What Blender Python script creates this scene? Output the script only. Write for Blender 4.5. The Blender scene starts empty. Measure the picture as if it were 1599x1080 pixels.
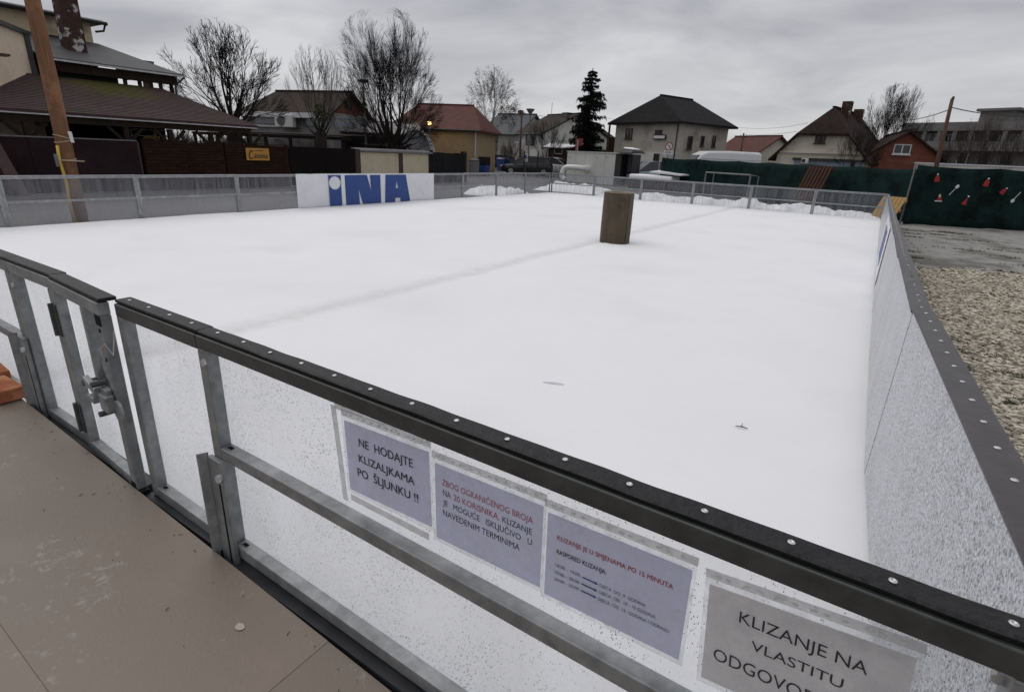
import bpy, math, random
from mathutils import Vector, Matrix
random.seed(7)
scene = bpy.context.scene
col = scene.collection
# ------------------------------------------------------------------ camera
CAM = Vector((-.2553, -.8490, 1.4936)); YAW, PITCH, ROLL, FPX = .5665, -.3406, .0447, 844.8
def cam_axes():
    cy, sy, cp, sp = math.cos(YAW), math.sin(YAW), math.cos(PITCH), math.sin(PITCH)
    f = Vector((-sy*cp, cy*cp, sp)); r = Vector((cy, sy, 0)); u = r.cross(f)
    c, s = math.cos(ROLL), math.sin(ROLL)
    return c*r+s*u, -s*r+c*u, f
CR, CU, CF = cam_axes()
cd = bpy.data.cameras.new('camera'); cam = bpy.data.objects.new('camera', cd); col.objects.link(cam)
cam.matrix_world = Matrix(((CR.x, CU.x, -CF.x, CAM.x), (CR.y, CU.y, -CF.y, CAM.y), (CR.z, CU.z, -CF.z, CAM.z), (0, 0, 0, 1)))
cd.sensor_width = 36; cd.lens = 36*FPX/1599; cd.clip_start = .05; cd.clip_end = 3000
scene.camera = cam
scene.render.resolution_x = 1024; scene.render.resolution_y = 691
# ------------------------------------------------------------------ sky, sun, exposure
SUN_EL, SUN_AZ = math.radians(62), math.radians(-75)      # azimuth from +Y towards +X
w = bpy.data.worlds.new('World'); scene.world = w; w.use_nodes = True
nt = w.node_tree; nt.nodes.clear()
def N(nt, t, **k):
    n = nt.nodes.new(t)
    for a, b in k.items(): setattr(n, a, b)
    return n
out = N(nt, 'ShaderNodeOutputWorld'); bg = N(nt, 'ShaderNodeBackground'); bg.inputs[1].default_value = .1
sky = N(nt, 'ShaderNodeTexSky', sky_type='NISHITA', sun_disc=False, sun_elevation=SUN_EL, sun_rotation=SUN_AZ)
tc = N(nt, 'ShaderNodeTexCoord'); sep = N(nt, 'ShaderNodeSeparateXYZ')
nt.links.new(tc.outputs['Generated'], sep.inputs[0])
zc = N(nt, 'ShaderNodeMath', operation='MAXIMUM'); zc.inputs[1].default_value = 0
nt.links.new(sep.outputs[2], zc.inputs[0])
za = N(nt, 'ShaderNodeMath', operation='ADD'); za.inputs[1].default_value = .16
nt.links.new(zc.outputs[0], za.inputs[0])
dx = N(nt, 'ShaderNodeMath', operation='DIVIDE'); dy = N(nt, 'ShaderNodeMath', operation='DIVIDE')
for d, i in ((dx, 0), (dy, 1)):
    nt.links.new(sep.outputs[i], d.inputs[0]); nt.links.new(za.outputs[0], d.inputs[1])
cmb = N(nt, 'ShaderNodeCombineXYZ'); nt.links.new(dx.outputs[0], cmb.inputs[0]); nt.links.new(dy.outputs[0], cmb.inputs[1])
n1 = N(nt, 'ShaderNodeTexNoise'); n1.inputs['Scale'].default_value = .85; n1.inputs['Detail'].default_value = 7; n1.inputs['Roughness'].default_value = .52; n1.inputs['Distortion'].default_value = .35
nt.links.new(cmb.outputs[0], n1.inputs['Vector'])
cr = N(nt, 'ShaderNodeValToRGB'); e = cr.color_ramp.elements
e[0].position = .34; e[0].color = (.29, .293, .33, 1); e[1].position = .64; e[1].color = (.66, .66, .68, 1)
nt.links.new(n1.outputs[0], cr.inputs[0])
# overcast brightens gently towards the horizon haze
hz = N(nt, 'ShaderNodeMapRange'); hz.inputs[1].default_value = 0; hz.inputs[2].default_value = .3; hz.inputs[3].default_value = .55; hz.inputs[4].default_value = 0
nt.links.new(zc.outputs[0], hz.inputs[0])
mh = N(nt, 'ShaderNodeMixRGB'); mh.inputs[2].default_value = (.70, .69, .695, 1)
nt.links.new(hz.outputs[0], mh.inputs[0]); nt.links.new(cr.outputs[0], mh.inputs[1])
sc = N(nt, 'ShaderNodeMixRGB', blend_type='MULTIPLY'); sc.inputs[0].default_value = 1; sc.inputs[2].default_value = (10, 10, 10, 1)
nt.links.new(mh.outputs[0], sc.inputs[1])
mx = N(nt, 'ShaderNodeMixRGB'); mx.inputs[0].default_value = .93
nt.links.new(sky.outputs[0], mx.inputs[1]); nt.links.new(sc.outputs[0], mx.inputs[2])
nt.links.new(mx.outputs[0], bg.inputs[0]); nt.links.new(bg.outputs[0], out.inputs[0])
sl = bpy.data.lights.new('sun', 'SUN'); sl.energy = 1.22; sl.angle = math.radians(75); sl.color = (1, .975, .95)
so = bpy.data.objects.new('sun', sl); col.objects.link(so); so.location = (0, 0, 40)
sd = Vector((math.sin(SUN_AZ)*math.cos(SUN_EL), math.cos(SUN_AZ)*math.cos(SUN_EL), math.sin(SUN_EL)))
so.rotation_euler = sd.to_track_quat('Z', 'Y').to_euler()
vs = scene.view_settings; vs.view_transform = 'Standard'; vs.look = 'None'; vs.gamma = 1; vs.exposure = 0.0; vs.use_curve_mapping = False
# ------------------------------------------------------------------ measuring helpers: photograph pixel -> point on a plane
def ray(px, py): return CF + CR*((px-799.5)/FPX) - CU*((py-540)/FPX)
def onX(px, py, X): d = ray(px, py); return CAM + d*((X-CAM.x)/d.x)
def onY(px, py, Y=0): d = ray(px, py); return CAM + d*((Y-CAM.y)/d.y)
def onZ(px, py, Z=0): d = ray(px, py); return CAM + d*((Z-CAM.z)/d.z)
def at(px, py, dist):
    q = ray(px, py); return CAM + q*(dist/math.hypot(q.x, q.y))
GZ = -.15                                                   # street level
# ------------------------------------------------------------------ materials
MATS = {}
def mat(name, c1, c2=None, rough=.7, scale=6, bump=0, bscale=None, metal=0, stretch=(1, 1, 1), spec=None, detail=6, lo=.35, hi=.65, c3=None, s3=1.2, lo3=.5, hi3=.62, emit=None):
    """base colour varied by noise between c1 and c2; c3 = larger stains; bump relief."""
    m = bpy.data.materials.new(name); m.use_nodes = True; t = m.node_tree
    b = t.nodes['Principled BSDF']; b.inputs['Roughness'].default_value = rough; b.inputs['Metallic'].default_value = metal
    if spec is None and rough > .79: spec = .15
    if spec is not None: b.inputs['Specular IOR Level'].default_value = spec
    if emit: b.inputs['Emission Color'].default_value = (*emit[:3], 1); b.inputs['Emission Strength'].default_value = emit[3]
    c2 = c2 or tuple(x*.8 for x in c1)
    tc = N(t, 'ShaderNodeTexCoord'); mp = N(t, 'ShaderNodeMapping'); mp.inputs['Scale'].default_value = stretch
    oi = N(t, 'ShaderNodeObjectInfo'); 
    mp2 = N(t, 'ShaderNodeVectorMath', operation='ADD'); sc = N(t, 'ShaderNodeVectorMath', operation='SCALE'); sc.inputs[0].default_value = (37, 53, 71)
    t.links.new(oi.outputs['Random'], sc.inputs['Scale']); t.links.new(tc.outputs['Object'], mp2.inputs[0]); t.links.new(sc.outputs[0], mp2.inputs[1])
    t.links.new(mp2.outputs[0], mp.inputs[0])
    n = N(t, 'ShaderNodeTexNoise'); n.inputs['Scale'].default_value = scale; n.inputs['Detail'].default_value = detail; n.inputs['Roughness'].default_value = .6
    t.links.new(mp.outputs[0], n.inputs['Vector'])
    r = N(t, 'ShaderNodeValToRGB'); e = r.color_ramp.elements
    e[0].position = lo; e[0].color = (*c1, 1); e[1].position = hi; e[1].color = (*c2, 1)
    t.links.new(n.outputs[0], r.inputs[0]); colr = r.outputs[0]
    if c3:
        n3 = N(t, 'ShaderNodeTexNoise'); n3.inputs['Scale'].default_value = s3; n3.inputs['Detail'].default_value = 8; n3.inputs['Roughness'].default_value = .65
        t.links.new(mp2.outputs[0], n3.inputs['Vector'])
        mr = N(t, 'ShaderNodeMapRange'); mr.inputs[1].default_value = lo3; mr.inputs[2].default_value = hi3
        t.links.new(n3.outputs[0], mr.inputs[0])
        mm = N(t, 'ShaderNodeMixRGB'); mm.inputs[2].default_value = (*c3, 1); t.links.new(mr.outputs[0], mm.inputs[0]); t.links.new(colr, mm.inputs[1]); colr = mm.outputs[0]
    t.links.new(colr, b.inputs['Base Color'])
    if bump:
        nb = N(t, 'ShaderNodeTexNoise'); nb.inputs['Scale'].default_value = bscale or scale*4; nb.inputs['Detail'].default_value = 4
        t.links.new(mp.outputs[0], nb.inputs['Vector'])
        bp = N(t, 'ShaderNodeBump'); bp.inputs['Strength'].default_value = bump; bp.inputs['Distance'].default_value = .02
        t.links.new(nb.outputs[0], bp.inputs['Height']); t.links.new(bp.outputs[0], b.inputs['Normal'])
    MATS[name] = m; return m
def wave_relief(m, axis, per, strength, dist=.03, second=None):
    """courses of tiles / boards as fine relief on a far surface"""
    t = m.node_tree; b = t.nodes['Principled BSDF']
    tc = N(t, 'ShaderNodeTexCoord'); prev = None
    for ax, p, s in [(axis, per, strength)] + ([second] if second else []):
        wv = N(t, 'ShaderNodeTexWave', bands_direction=ax, wave_profile='SAW'); wv.inputs['Scale'].default_value = .314/p; wv.inputs['Distortion'].default_value = .25; wv.inputs['Detail Scale'].default_value = 3
        t.links.new(tc.outputs['Object'], wv.inputs[0])
        bp = N(t, 'ShaderNodeBump'); bp.inputs['Strength'].default_value = s; bp.inputs['Distance'].default_value = dist
        t.links.new(wv.outputs[1], bp.inputs['Height'])
        if prev: t.links.new(prev.outputs[0], bp.inputs['Normal'])
        prev = bp
    t.links.new(prev.outputs[0], b.inputs['Normal'])
    return m
def pane_mat(name, haze, colr, streak=.2, drops=0, dscale=110, rough=.12, sx=18, sz=.8, dropc=.12, grain=0):
    """clear plastic sheet with condensation haze, run marks and rain drops"""
    m = bpy.data.materials.new(name); m.use_nodes = True; t = m.node_tree
    b = t.nodes['Principled BSDF']; o = t.nodes['Material Output']
    b.inputs['Base Color'].default_value = (*colr, 1); b.inputs['Roughness'].default_value = rough
    tr = N(t, 'ShaderNodeBsdfTransparent'); tr.inputs[0].default_value = (.98, .985, .99, 1)
    mix = N(t, 'ShaderNodeMixShader'); tc = N(t, 'ShaderNodeTexCoord'); oi = N(t, 'ShaderNodeObjectInfo')
    ad = N(t, 'ShaderNodeVectorMath', operation='ADD'); sc = N(t, 'ShaderNodeVectorMath', operation='SCALE'); sc.inputs[0].default_value = (31, 17, 5)
    t.links.new(oi.outputs['Random'], sc.inputs['Scale']); t.links.new(tc.outputs['Object'], ad.inputs[0]); t.links.new(sc.outputs[0], ad.inputs[1])
    mp = N(t, 'ShaderNodeMapping'); mp.inputs['Scale'].default_value = (sx, 1, sz); t.links.new(ad.outputs[0], mp.inputs[0])
    n = N(t, 'ShaderNodeTexNoise'); n.inputs['Scale'].default_value = 1; n.inputs['Detail'].default_value = 5; t.links.new(mp.outputs[0], n.inputs['Vector'])
    mr = N(t, 'ShaderNodeMapRange'); mr.inputs[1].default_value = .3; mr.inputs[2].default_value = .75; mr.inputs[3].default_value = haze-streak/2; mr.inputs[4].default_value = haze+streak/2
    t.links.new(n.outputs[0], mr.inputs[0]); fac = mr.outputs[0]
    if drops:
        v = N(t, 'ShaderNodeTexVoronoi'); v.inputs['Scale'].default_value = dscale; v.inputs['Randomness'].default_value = 1
        mpd = N(t, 'ShaderNodeMapping'); mpd.inputs['Scale'].default_value = (1, 0, .8); t.links.new(ad.outputs[0], mpd.inputs[0]); t.links.new(mpd.outputs[0], v.inputs['Vector'])
        sp = N(t, 'ShaderNodeSeparateColor'); t.links.new(v.outputs['Color'], sp.inputs[0])
        nd = N(t, 'ShaderNodeTexNoise'); nd.inputs['Scale'].default_value = 5; nd.inputs['Detail'].default_value = 3; t.links.new(ad.outputs[0], nd.inputs['Vector'])
        pw = N(t, 'ShaderNodeMath', operation='POWER'); pw.inputs[1].default_value = 3.2; t.links.new(sp.outputs[0], pw.inputs[0])
        ra = N(t, 'ShaderNodeMath', operation='MULTIPLY'); t.links.new(pw.outputs[0], ra.inputs[0]); t.links.new(nd.outputs[0], ra.inputs[1])
        rb = N(t, 'ShaderNodeMath', operation='MULTIPLY'); rb.inputs[1].default_value = drops; t.links.new(ra.outputs[0], rb.inputs[0])
        lt = N(t, 'ShaderNodeMath', operation='LESS_THAN'); t.links.new(v.outputs['Distance'], lt.inputs[0]); t.links.new(rb.outputs[0], lt.inputs[1])
        mc = N(t, 'ShaderNodeMixRGB'); mc.inputs[1].default_value = (*colr, 1); mc.inputs[2].default_value = (dropc, dropc, dropc*1.08, 1); t.links.new(lt.outputs[0], mc.inputs[0]); t.links.new(mc.outputs[0], b.inputs['Base Color'])
        mxm = N(t, 'ShaderNodeMath', operation='MAXIMUM'); ml = N(t, 'ShaderNodeMath', operation='MULTIPLY'); ml.inputs[1].default_value = .8
        t.links.new(lt.outputs[0], ml.inputs[0]); t.links.new(ml.outputs[0], mxm.inputs[0]); t.links.new(fac, mxm.inputs[1]); fac = mxm.outputs[0]
    if grain:       # fine beads of condensation
        ng = N(t, 'ShaderNodeTexNoise'); ng.inputs['Scale'].default_value = 130; ng.inputs['Detail'].default_value = 3; ng.inputs['Roughness'].default_value = .75; t.links.new(ad.outputs[0], ng.inputs['Vector'])
        rg = N(t, 'ShaderNodeMapRange'); rg.inputs[1].default_value = .35; rg.inputs[2].default_value = .65; rg.inputs[3].default_value = 1-grain; rg.inputs[4].default_value = 1+grain; t.links.new(ng.outputs[0], rg.inputs[0])
        mg = N(t, 'ShaderNodeVectorMath', operation='SCALE'); t.links.new(rg.outputs[0], mg.inputs['Scale'])
        if b.inputs['Base Color'].links: t.links.new(b.inputs['Base Color'].links[0].from_socket, mg.inputs[0])
        else: mg.inputs[0].default_value = colr
        t.links.new(mg.outputs[0], b.inputs['Base Color'])
        bp = N(t, 'ShaderNodeBump'); bp.inputs['Strength'].default_value = .5; bp.inputs['Distance'].default_value = .004; t.links.new(ng.outputs[0], bp.inputs['Height']); t.links.new(bp.outputs[0], b.inputs['Normal'])
    t.links.new(fac, mix.inputs[0]); t.links.new(tr.outputs[0], mix.inputs[1]); t.links.new(b.outputs[0], mix.inputs[2]); t.links.new(mix.outputs[0], o.inputs[0])
    MATS[name] = m; return m
# ------------------------------------------------------------------ mesh helpers
class MB:
    """collects shapes, then links them as ONE mesh object. T maps local to world."""
    def __init__(s, T=None): s.v = []; s.f = []; s.T = T
    def add(s, vs, fs):
        k = len(s.v)
        s.v += [(s.T @ Vector(p)) if s.T else Vector(p) for p in vs]; s.f += [tuple(i+k for i in f) for f in fs]; return s
    def box(s, x0, x1, y0, y1, z0, z1):
        return s.add([(x0, y0, z0), (x1, y0, z0), (x1, y1, z0), (x0, y1, z0), (x0, y0, z1), (x1, y0, z1), (x1, y1, z1), (x0, y1, z1)],
                     [(0, 3, 2, 1), (4, 5, 6, 7), (0, 1, 5, 4), (1, 2, 6, 5), (2, 3, 7, 6), (3, 0, 4, 7)])
    def hexa(s, p): return s.add(p, [(0, 3, 2, 1), (4, 5, 6, 7), (0, 1, 5, 4), (1, 2, 6, 5), (2, 3, 7, 6), (3, 0, 4, 7)])
    def prism(s, poly, d):
        """closed polygon (3D points, planar) pushed along vector d"""
        n = len(poly); d = Vector(d); a = [Vector(p) for p in poly]
        return s.add(a+[p+d for p in a], [tuple(range(n))[::-1], tuple(range(n, 2*n))]+[(i, (i+1) % n, n+(i+1) % n, n+i) for i in range(n)])
    def slab(s, a, b, c, d, th):
        """thick quad: top corners a b c d, thickness straight down"""
        t = Vector((0, 0, -th)); P = [Vector(p) for p in (a, b, c, d)]
        return s.hexa([p+t for p in P]+P)
    def bar(s, a, b, w, h=None, up=(0, 0, 1)):
        a, b = Vector(a), Vector(b); h = h or w; d = (b-a).normalized(); u = Vector(up)
        if abs(d.dot(u)) > .95: u = Vector((1, 0, 0))
        r = d.cross(u).normalized()*(w/2); q = r.cross(d).normalized()*(h/2)
        return s.hexa([a-r-q, a+r-q, b+r-q, b-r-q, a-r+q, a+r+q, b+r+q, b-r+q])
    def tube(s, pts, rad, n=8, caps=True):
        pts = [Vector(p) for p in pts]; rings = []; vs = []; fs = []
        if not isinstance(rad, (list, tuple)): rad = [rad]*len(pts)
        ref = None
        for i, p in enumerate(pts):
            d = (pts[min(i+1, len(pts)-1)]-pts[max(i-1, 0)])
            if d.length < 1e-9: d = Vector((0, 0, 1))
            d.normalize()
            if ref is None: ref = d.orthogonal().normalized()
            a = (ref-d*ref.dot(d)); a = a.normalized() if a.length > 1e-6 else d.orthogonal().normalized(); ref = a; b = d.cross(a)
            for k in range(n):
                q = 2*math.pi*k/n; vs.append(p+(a*math.cos(q)+b*math.sin(q))*rad[i])
        for i in range(len(pts)-1):
            for k in range(n): fs.append((i*n+k, i*n+(k+1) % n, (i+1)*n+(k+1) % n, (i+1)*n+k))
        if caps: fs += [tuple(range(n))[::-1], tuple(range((len(pts)-1)*n, len(pts)*n))]
        return s.add(vs, fs)
    def lathe(s, prof, n=20, c=(0, 0, 0), caps=True):
        vs = [(c[0]+r*math.cos(2*math.pi*k/n), c[1]+r*math.sin(2*math.pi*k/n), c[2]+z) for r, z in prof for k in range(n)]
        fs = [(i*n+k, i*n+(k+1) % n, (i+1)*n+(k+1) % n, (i+1)*n+k) for i in range(len(prof)-1) for k in range(n)]
        if caps: fs += [tuple(range(n))[::-1], tuple(range((len(prof)-1)*n, len(prof)*n))]
        return s.add(vs, fs)
    def build(s, name, m, parent=None, smooth=False, bevel=0, local=False, origin=None):
        me = bpy.data.meshes.new(name)
        o = Vector((0, 0, 0))
        if parent is not None and not local: o = root_loc(parent)
        elif origin is not None: o = Vector(origin)
        elif parent is None and s.v:
            lo = [min(p[i] for p in s.v) for i in range(3)]; hi = [max(p[i] for p in s.v) for i in range(3)]
            o = Vector(((lo[0]+hi[0])/2, (lo[1]+hi[1])/2, lo[2]))
        me.from_pydata([p-o for p in s.v], [], s.f); me.update()
        me.materials.append(MATS[m])
        if smooth: me.polygons.foreach_set('use_smooth', [True]*len(me.polygons))
        ob = bpy.data.objects.new(name, me); col.objects.link(ob)
        if parent is not None: ob.parent = parent
        else: ob.location = o
        if bevel:
            bv = ob.modifiers.new('bevel', 'BEVEL'); bv.width = bevel; bv.segments = 2; bv.limit_method = 'ANGLE'
        return ob
def root_loc(o):
    while o.parent: o = o.parent
    return Vector(o.location)
def tag(o, label=None, cat=None, group=None, kind=None):
    if label: o['label'] = label
    if cat: o['category'] = cat
    if group: o['group'] = group
    if kind: o['kind'] = kind
    return o
def thing(name, label, cat, loc=(0, 0, 0), rotz=0, group=None):
    o = bpy.data.objects.new(name, None); col.objects.link(o); o.location = loc; o.rotation_euler = (0, 0, rotz); o.empty_display_size = .2
    return tag(o, label, cat, group)
def copy_tree(o, parent=None):
    c = o.copy(); col.objects.link(c); c.parent = parent
    for ch in list(o.children): copy_tree(ch, c)
    return c
def frame(px0, d0, px1, d1):
    """facade frame on the ground: origin at its left end, x along it, y away from the camera"""
    a = at(px0, 240, d0); b = at(px1, 240, d1); a.z = b.z = GZ
    x = (b-a); w_ = x.length; x.normalize(); y = Vector((-x.y, x.x, 0))
    T = Matrix(((x.x, y.x, 0, a.x), (x.y, y.y, 0, a.y), (0, 0, 1, a.z), (0, 0, 0, 1)))
    return T, w_
def zof(px, py, dist): return at(px, py, dist).z-GZ          # height above the street
# ------------------------------------------------------------------ materials
mat('asphalt', (.062, .062, .065), (.095, .094, .094), .55, 1.3, .25, 60, c3=(.125, .122, .12), s3=.35, lo3=.5, hi3=.7)
mat('concrete_slab', (.25, .24, .225), (.32, .31, .29), .8, 3, .2, 40, c3=(.14, .135, .12), s3=.9)
mat('gravel_base', (.24, .215, .17), (.13, .115, .09), .9, 14, .6, 60, c3=(.07, .066, .042), s3=.8, lo3=.55, hi3=.62)
mat('stone_pale', (.68, .62, .51), (.24, .215, .17), .85, 22, .2, detail=2, lo=.4, hi=.62)
mat('moss', (.05, .058, .026), (.085, .085, .04), .95, 12, .5)
mat('steel', (.33, .34, .34), (.20, .21, .212), .5, 22, .05, 90, metal=.55, lo=.3, hi=.7, c3=(.40, .41, .415), s3=7, lo3=.5, hi3=.7)
mat('steel_wet', (.055, .058, .057), (.085, .088, .086), .35, 16, .05, 70, metal=.35)
mat('steel_dark', (.05, .052, .055), (.09, .09, .09), .4, 20, metal=.4)
mat('hole_dark', (.01, .01, .01), (.012, .012, .012), .8)
mat('rubber_black', (.007, .007, .008), (.014, .014, .015), .5, 30, .35, 45, spec=.3)
mat('cap_plastic', (.042, .037, .039), (.062, .055, .057), .42, 9, .08, 60, c3=(.085, .078, .08), s3=4, lo3=.55, hi3=.7)
mat('cap_grey', (.30, .31, .33), (.42, .43, .45), .5, 9)
mat('rivet', (.7, .7, .71), (.55, .55, .56), .3, 40, metal=.6)
mat('base_board', (.014, .015, .02), (.03, .03, .034), .5, 9)
mat('paper_blue', (.80, .80, .90), (.76, .76, .86), .6, 9, .05, 20, c3=(.72, .72, .82), s3=14, lo3=.55, hi3=.75)
mat('paper_beige', (.86, .835, .82), (.80, .775, .76), .6, 9, .05, 20, c3=(.62, .61, .61), s3=8, lo3=.55, hi3=.75)
mat('ink_black', (.025, .024, .03), (.04, .04, .045), .6)
mat('ink_red', (.33, .05, .05), (.38, .075, .07), .6)
mat('ink_blue', (.06, .06, .20), (.08, .08, .24), .6)
mat('plastic_hole', (.75, .75, .76), (.7, .7, .7), .5)
mat('brick_orange', (.42, .15, .07), (.30, .10, .05), .85, 14, .4, 60, c3=(.5, .22, .12), s3=6)
mat('ply_brown', (.215, .176, .138), (.178, .144, .112), .5, 2.2, .12, 90, c3=(.24, .19, .15), s3=1.1, lo3=.45, hi3=.7)
mat('banner_white', (.78, .78, .80), (.70, .70, .73), .45, 2.5, c3=(.6, .6, .62), s3=3, lo3=.6, hi3=.75)
mat('banner_blue', (.008, .047, .21), (.012, .058, .24), .4, 3)
mat('pillar_brown', (.095, .068, .036), (.058, .041, .021), .6, 5, .12, 30, stretch=(2.5, 2.5, .35), c3=(.035, .025, .014), s3=2.0, lo3=.5, hi3=.66)
mat('pillar_end', (.35, .30, .22), (.25, .21, .15), .8, 12, .3)
mat('twig', (.05, .035, .025), (.03, .022, .016), .9)
mat('leaf_pale', (.55, .50, .40), (.45, .40, .32), .8, 20)
def translucent(name, fac):
    t = MATS[name].node_tree; b = t.nodes['Principled BSDF']; o = t.nodes['Material Output']; tl = N(t, 'ShaderNodeBsdfTranslucent'); mx = N(t, 'ShaderNodeMixShader'); mx.inputs[0].default_value = fac
    t.links.new(b.inputs['Base Color'].links[0].from_socket, tl.inputs[0]); t.links.new(b.outputs[0], mx.inputs[1]); t.links.new(tl.outputs[0], mx.inputs[2]); t.links.new(mx.outputs[0], o.inputs[0])
translucent('paper_blue', .6); translucent('paper_beige', .55)
pane_mat('pane_far', .17, (.36, .36, .39), .18, rough=.3, sx=22, sz=.7)
pane_mat('pane_near', .15, (.78, .78, .80), .10, drops=.68, dscale=300, rough=.15, sx=4, sz=2, dropc=.3)
pane_mat('pane_right', .92, (.54, .55, .59), .10, drops=1.7, dscale=170, rough=.3, sx=5, sz=1.2, dropc=.2, grain=.5)
pane_mat('sleeve_clear', .16, (.75, .75, .77), .25, rough=.15, sx=30, sz=30)
pane_mat('tape_clear', .45, (.62, .61, .60), .25, rough=.3, sx=40, sz=40)
# snow: even white, fine grain, a grey seam down the middle line and faint blotches
def snow_mat(name, seam):
    m = mat(name, (.885, .885, .895), (.86, .86, .872), .75, 1.1, .12, 55, detail=9)
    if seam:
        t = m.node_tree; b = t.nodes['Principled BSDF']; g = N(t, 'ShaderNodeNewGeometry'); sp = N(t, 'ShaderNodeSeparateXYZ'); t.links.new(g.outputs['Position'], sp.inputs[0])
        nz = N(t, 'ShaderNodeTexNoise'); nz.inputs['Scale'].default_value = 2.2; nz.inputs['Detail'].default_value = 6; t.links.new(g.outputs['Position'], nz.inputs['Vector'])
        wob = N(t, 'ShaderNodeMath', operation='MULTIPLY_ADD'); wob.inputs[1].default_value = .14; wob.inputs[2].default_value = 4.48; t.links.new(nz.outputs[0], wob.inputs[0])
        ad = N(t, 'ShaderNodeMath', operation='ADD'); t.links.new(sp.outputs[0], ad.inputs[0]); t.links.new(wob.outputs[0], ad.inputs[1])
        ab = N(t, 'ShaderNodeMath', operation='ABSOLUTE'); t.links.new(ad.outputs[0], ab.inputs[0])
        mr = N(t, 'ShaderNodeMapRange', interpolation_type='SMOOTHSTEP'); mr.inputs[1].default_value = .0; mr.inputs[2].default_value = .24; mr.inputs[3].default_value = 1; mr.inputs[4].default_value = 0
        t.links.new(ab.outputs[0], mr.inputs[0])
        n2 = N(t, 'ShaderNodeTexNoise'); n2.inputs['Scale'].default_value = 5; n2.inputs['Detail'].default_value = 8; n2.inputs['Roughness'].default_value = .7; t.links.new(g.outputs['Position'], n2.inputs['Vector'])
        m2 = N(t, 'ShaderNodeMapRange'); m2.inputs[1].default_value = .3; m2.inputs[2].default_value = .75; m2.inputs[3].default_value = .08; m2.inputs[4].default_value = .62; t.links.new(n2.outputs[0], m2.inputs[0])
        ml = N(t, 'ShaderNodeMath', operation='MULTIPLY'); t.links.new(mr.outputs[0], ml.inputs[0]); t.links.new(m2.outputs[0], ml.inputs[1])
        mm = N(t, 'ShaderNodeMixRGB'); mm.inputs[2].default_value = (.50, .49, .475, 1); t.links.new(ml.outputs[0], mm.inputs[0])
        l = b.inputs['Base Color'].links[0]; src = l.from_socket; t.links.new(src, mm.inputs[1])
        # thin wet patches where grey ice shows through
        n4 = N(t, 'ShaderNodeTexNoise'); n4.inputs['Scale'].default_value = .55; n4.inputs['Detail'].default_value = 5; t.links.new(g.outputs['Position'], n4.inputs['Vector'])
        m4 = N(t, 'ShaderNodeMapRange', interpolation_type='SMOOTHSTEP'); m4.inputs[1].default_value = .5; m4.inputs[2].default_value = .72; m4.inputs[3].default_value = 0; m4.inputs[4].default_value = .35; t.links.new(n4.outputs[0], m4.inputs[0])
        mw = N(t, 'ShaderNodeMixRGB'); mw.inputs[2].default_value = (.70, .71, .74, 1); t.links.new(m4.outputs[0], mw.inputs[0]); t.links.new(mm.outputs[0], mw.inputs[1])
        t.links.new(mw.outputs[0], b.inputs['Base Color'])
    return m
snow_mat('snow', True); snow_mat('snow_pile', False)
# walkway scuffs: pale worn flakes with a shape of their own
t = MATS['ply_brown'].node_tree; b = t.nodes['Principled BSDF']; g = N(t, 'ShaderNodeNewGeometry')
n5 = N(t, 'ShaderNodeTexNoise'); n5.inputs['Scale'].default_value = 26; n5.inputs['Detail'].default_value = 10; n5.inputs['Roughness'].default_value = .72; n5.inputs['Distortion'].default_value = .5; t.links.new(g.outputs['Position'], n5.inputs['Vector'])
n6 = N(t, 'ShaderNodeTexNoise'); n6.inputs['Scale'].default_value = 2.1; n6.inputs['Detail'].default_value = 3; t.links.new(g.outputs['Position'], n6.inputs['Vector'])
ad = N(t, 'ShaderNodeMath', operation='MULTIPLY'); t.links.new(n5.outputs[0], ad.inputs[0]); t.links.new(n6.outputs[0], ad.inputs[1])
mr = N(t, 'ShaderNodeMapRange'); mr.inputs[1].default_value = .345; mr.inputs[2].default_value = .42; mr.inputs[4].default_value = .55; t.links.new(ad.outputs[0], mr.inputs[0])
mm = N(t, 'ShaderNodeMixRGB'); mm.inputs[2].default_value = (.38, .35, .32, 1); t.links.new(mr.outputs[0], mm.inputs[0]); t.links.new(b.inputs['Base Color'].links[0].from_socket, mm.inputs[1]); t.links.new(mm.outputs[0], b.inputs['Base Color'])

# ------------------------------------------------------------------ ground, snow, walkway
g = MB().add([(-900, -300, GZ), (900, -300, GZ), (900, 1500, GZ), (-900, 1500, GZ)], [(0, 1, 2, 3)]).build('ground', 'asphalt', origin=(0, 0, 0)); tag(g, kind='structure', label='wet grey asphalt ground around the rink')
# rink snow as a gently uneven sheet
def fbm(x, y, s=1.0):
    return (math.sin(x*1.3*s+y*.7*s+1)*.5+math.sin(x*2.9*s-y*1.9*s+2)*.25+math.sin(x*.6*s+y*3.1*s+4)*.25)
nx, ny = 90, 150; X0, X1, Y0, Y1 = -12.02, .12, .012, 20.16
vs, fs = [], []
for j in range(ny+1):
    for i in range(nx+1):
        x = X0+(X1-X0)*i/nx; y = Y0+(Y1-Y0)*j/ny
        z = .010*fbm(x, y)+.004*fbm(x, y, 4.1)
        z -= .022*math.exp(-((x+4.55)/.13)**2)*(.6+.4*math.sin(y*1.7))
        e_ = min(x-X0, Y1-y); z += .02*math.exp(-max(e_, 0)/.25)
        r_ = math.hypot(x+4.33, y-9.07); z -= .03*math.exp(-((r_-.3)/.12)**2) if r_ > .2 else 0
        vs.append((x, y, z))
for j in range(ny):
    for i in range(nx): k = j*(nx+1)+i; fs.append((k, k+1, k+nx+2, k+nx+1))
o = MB().add(vs, fs).build('rink_snow', 'snow', smooth=True, origin=(0, 0, 0)); tag(o, 'smooth white snow lying over the ice of the rink', kind='structure')
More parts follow.
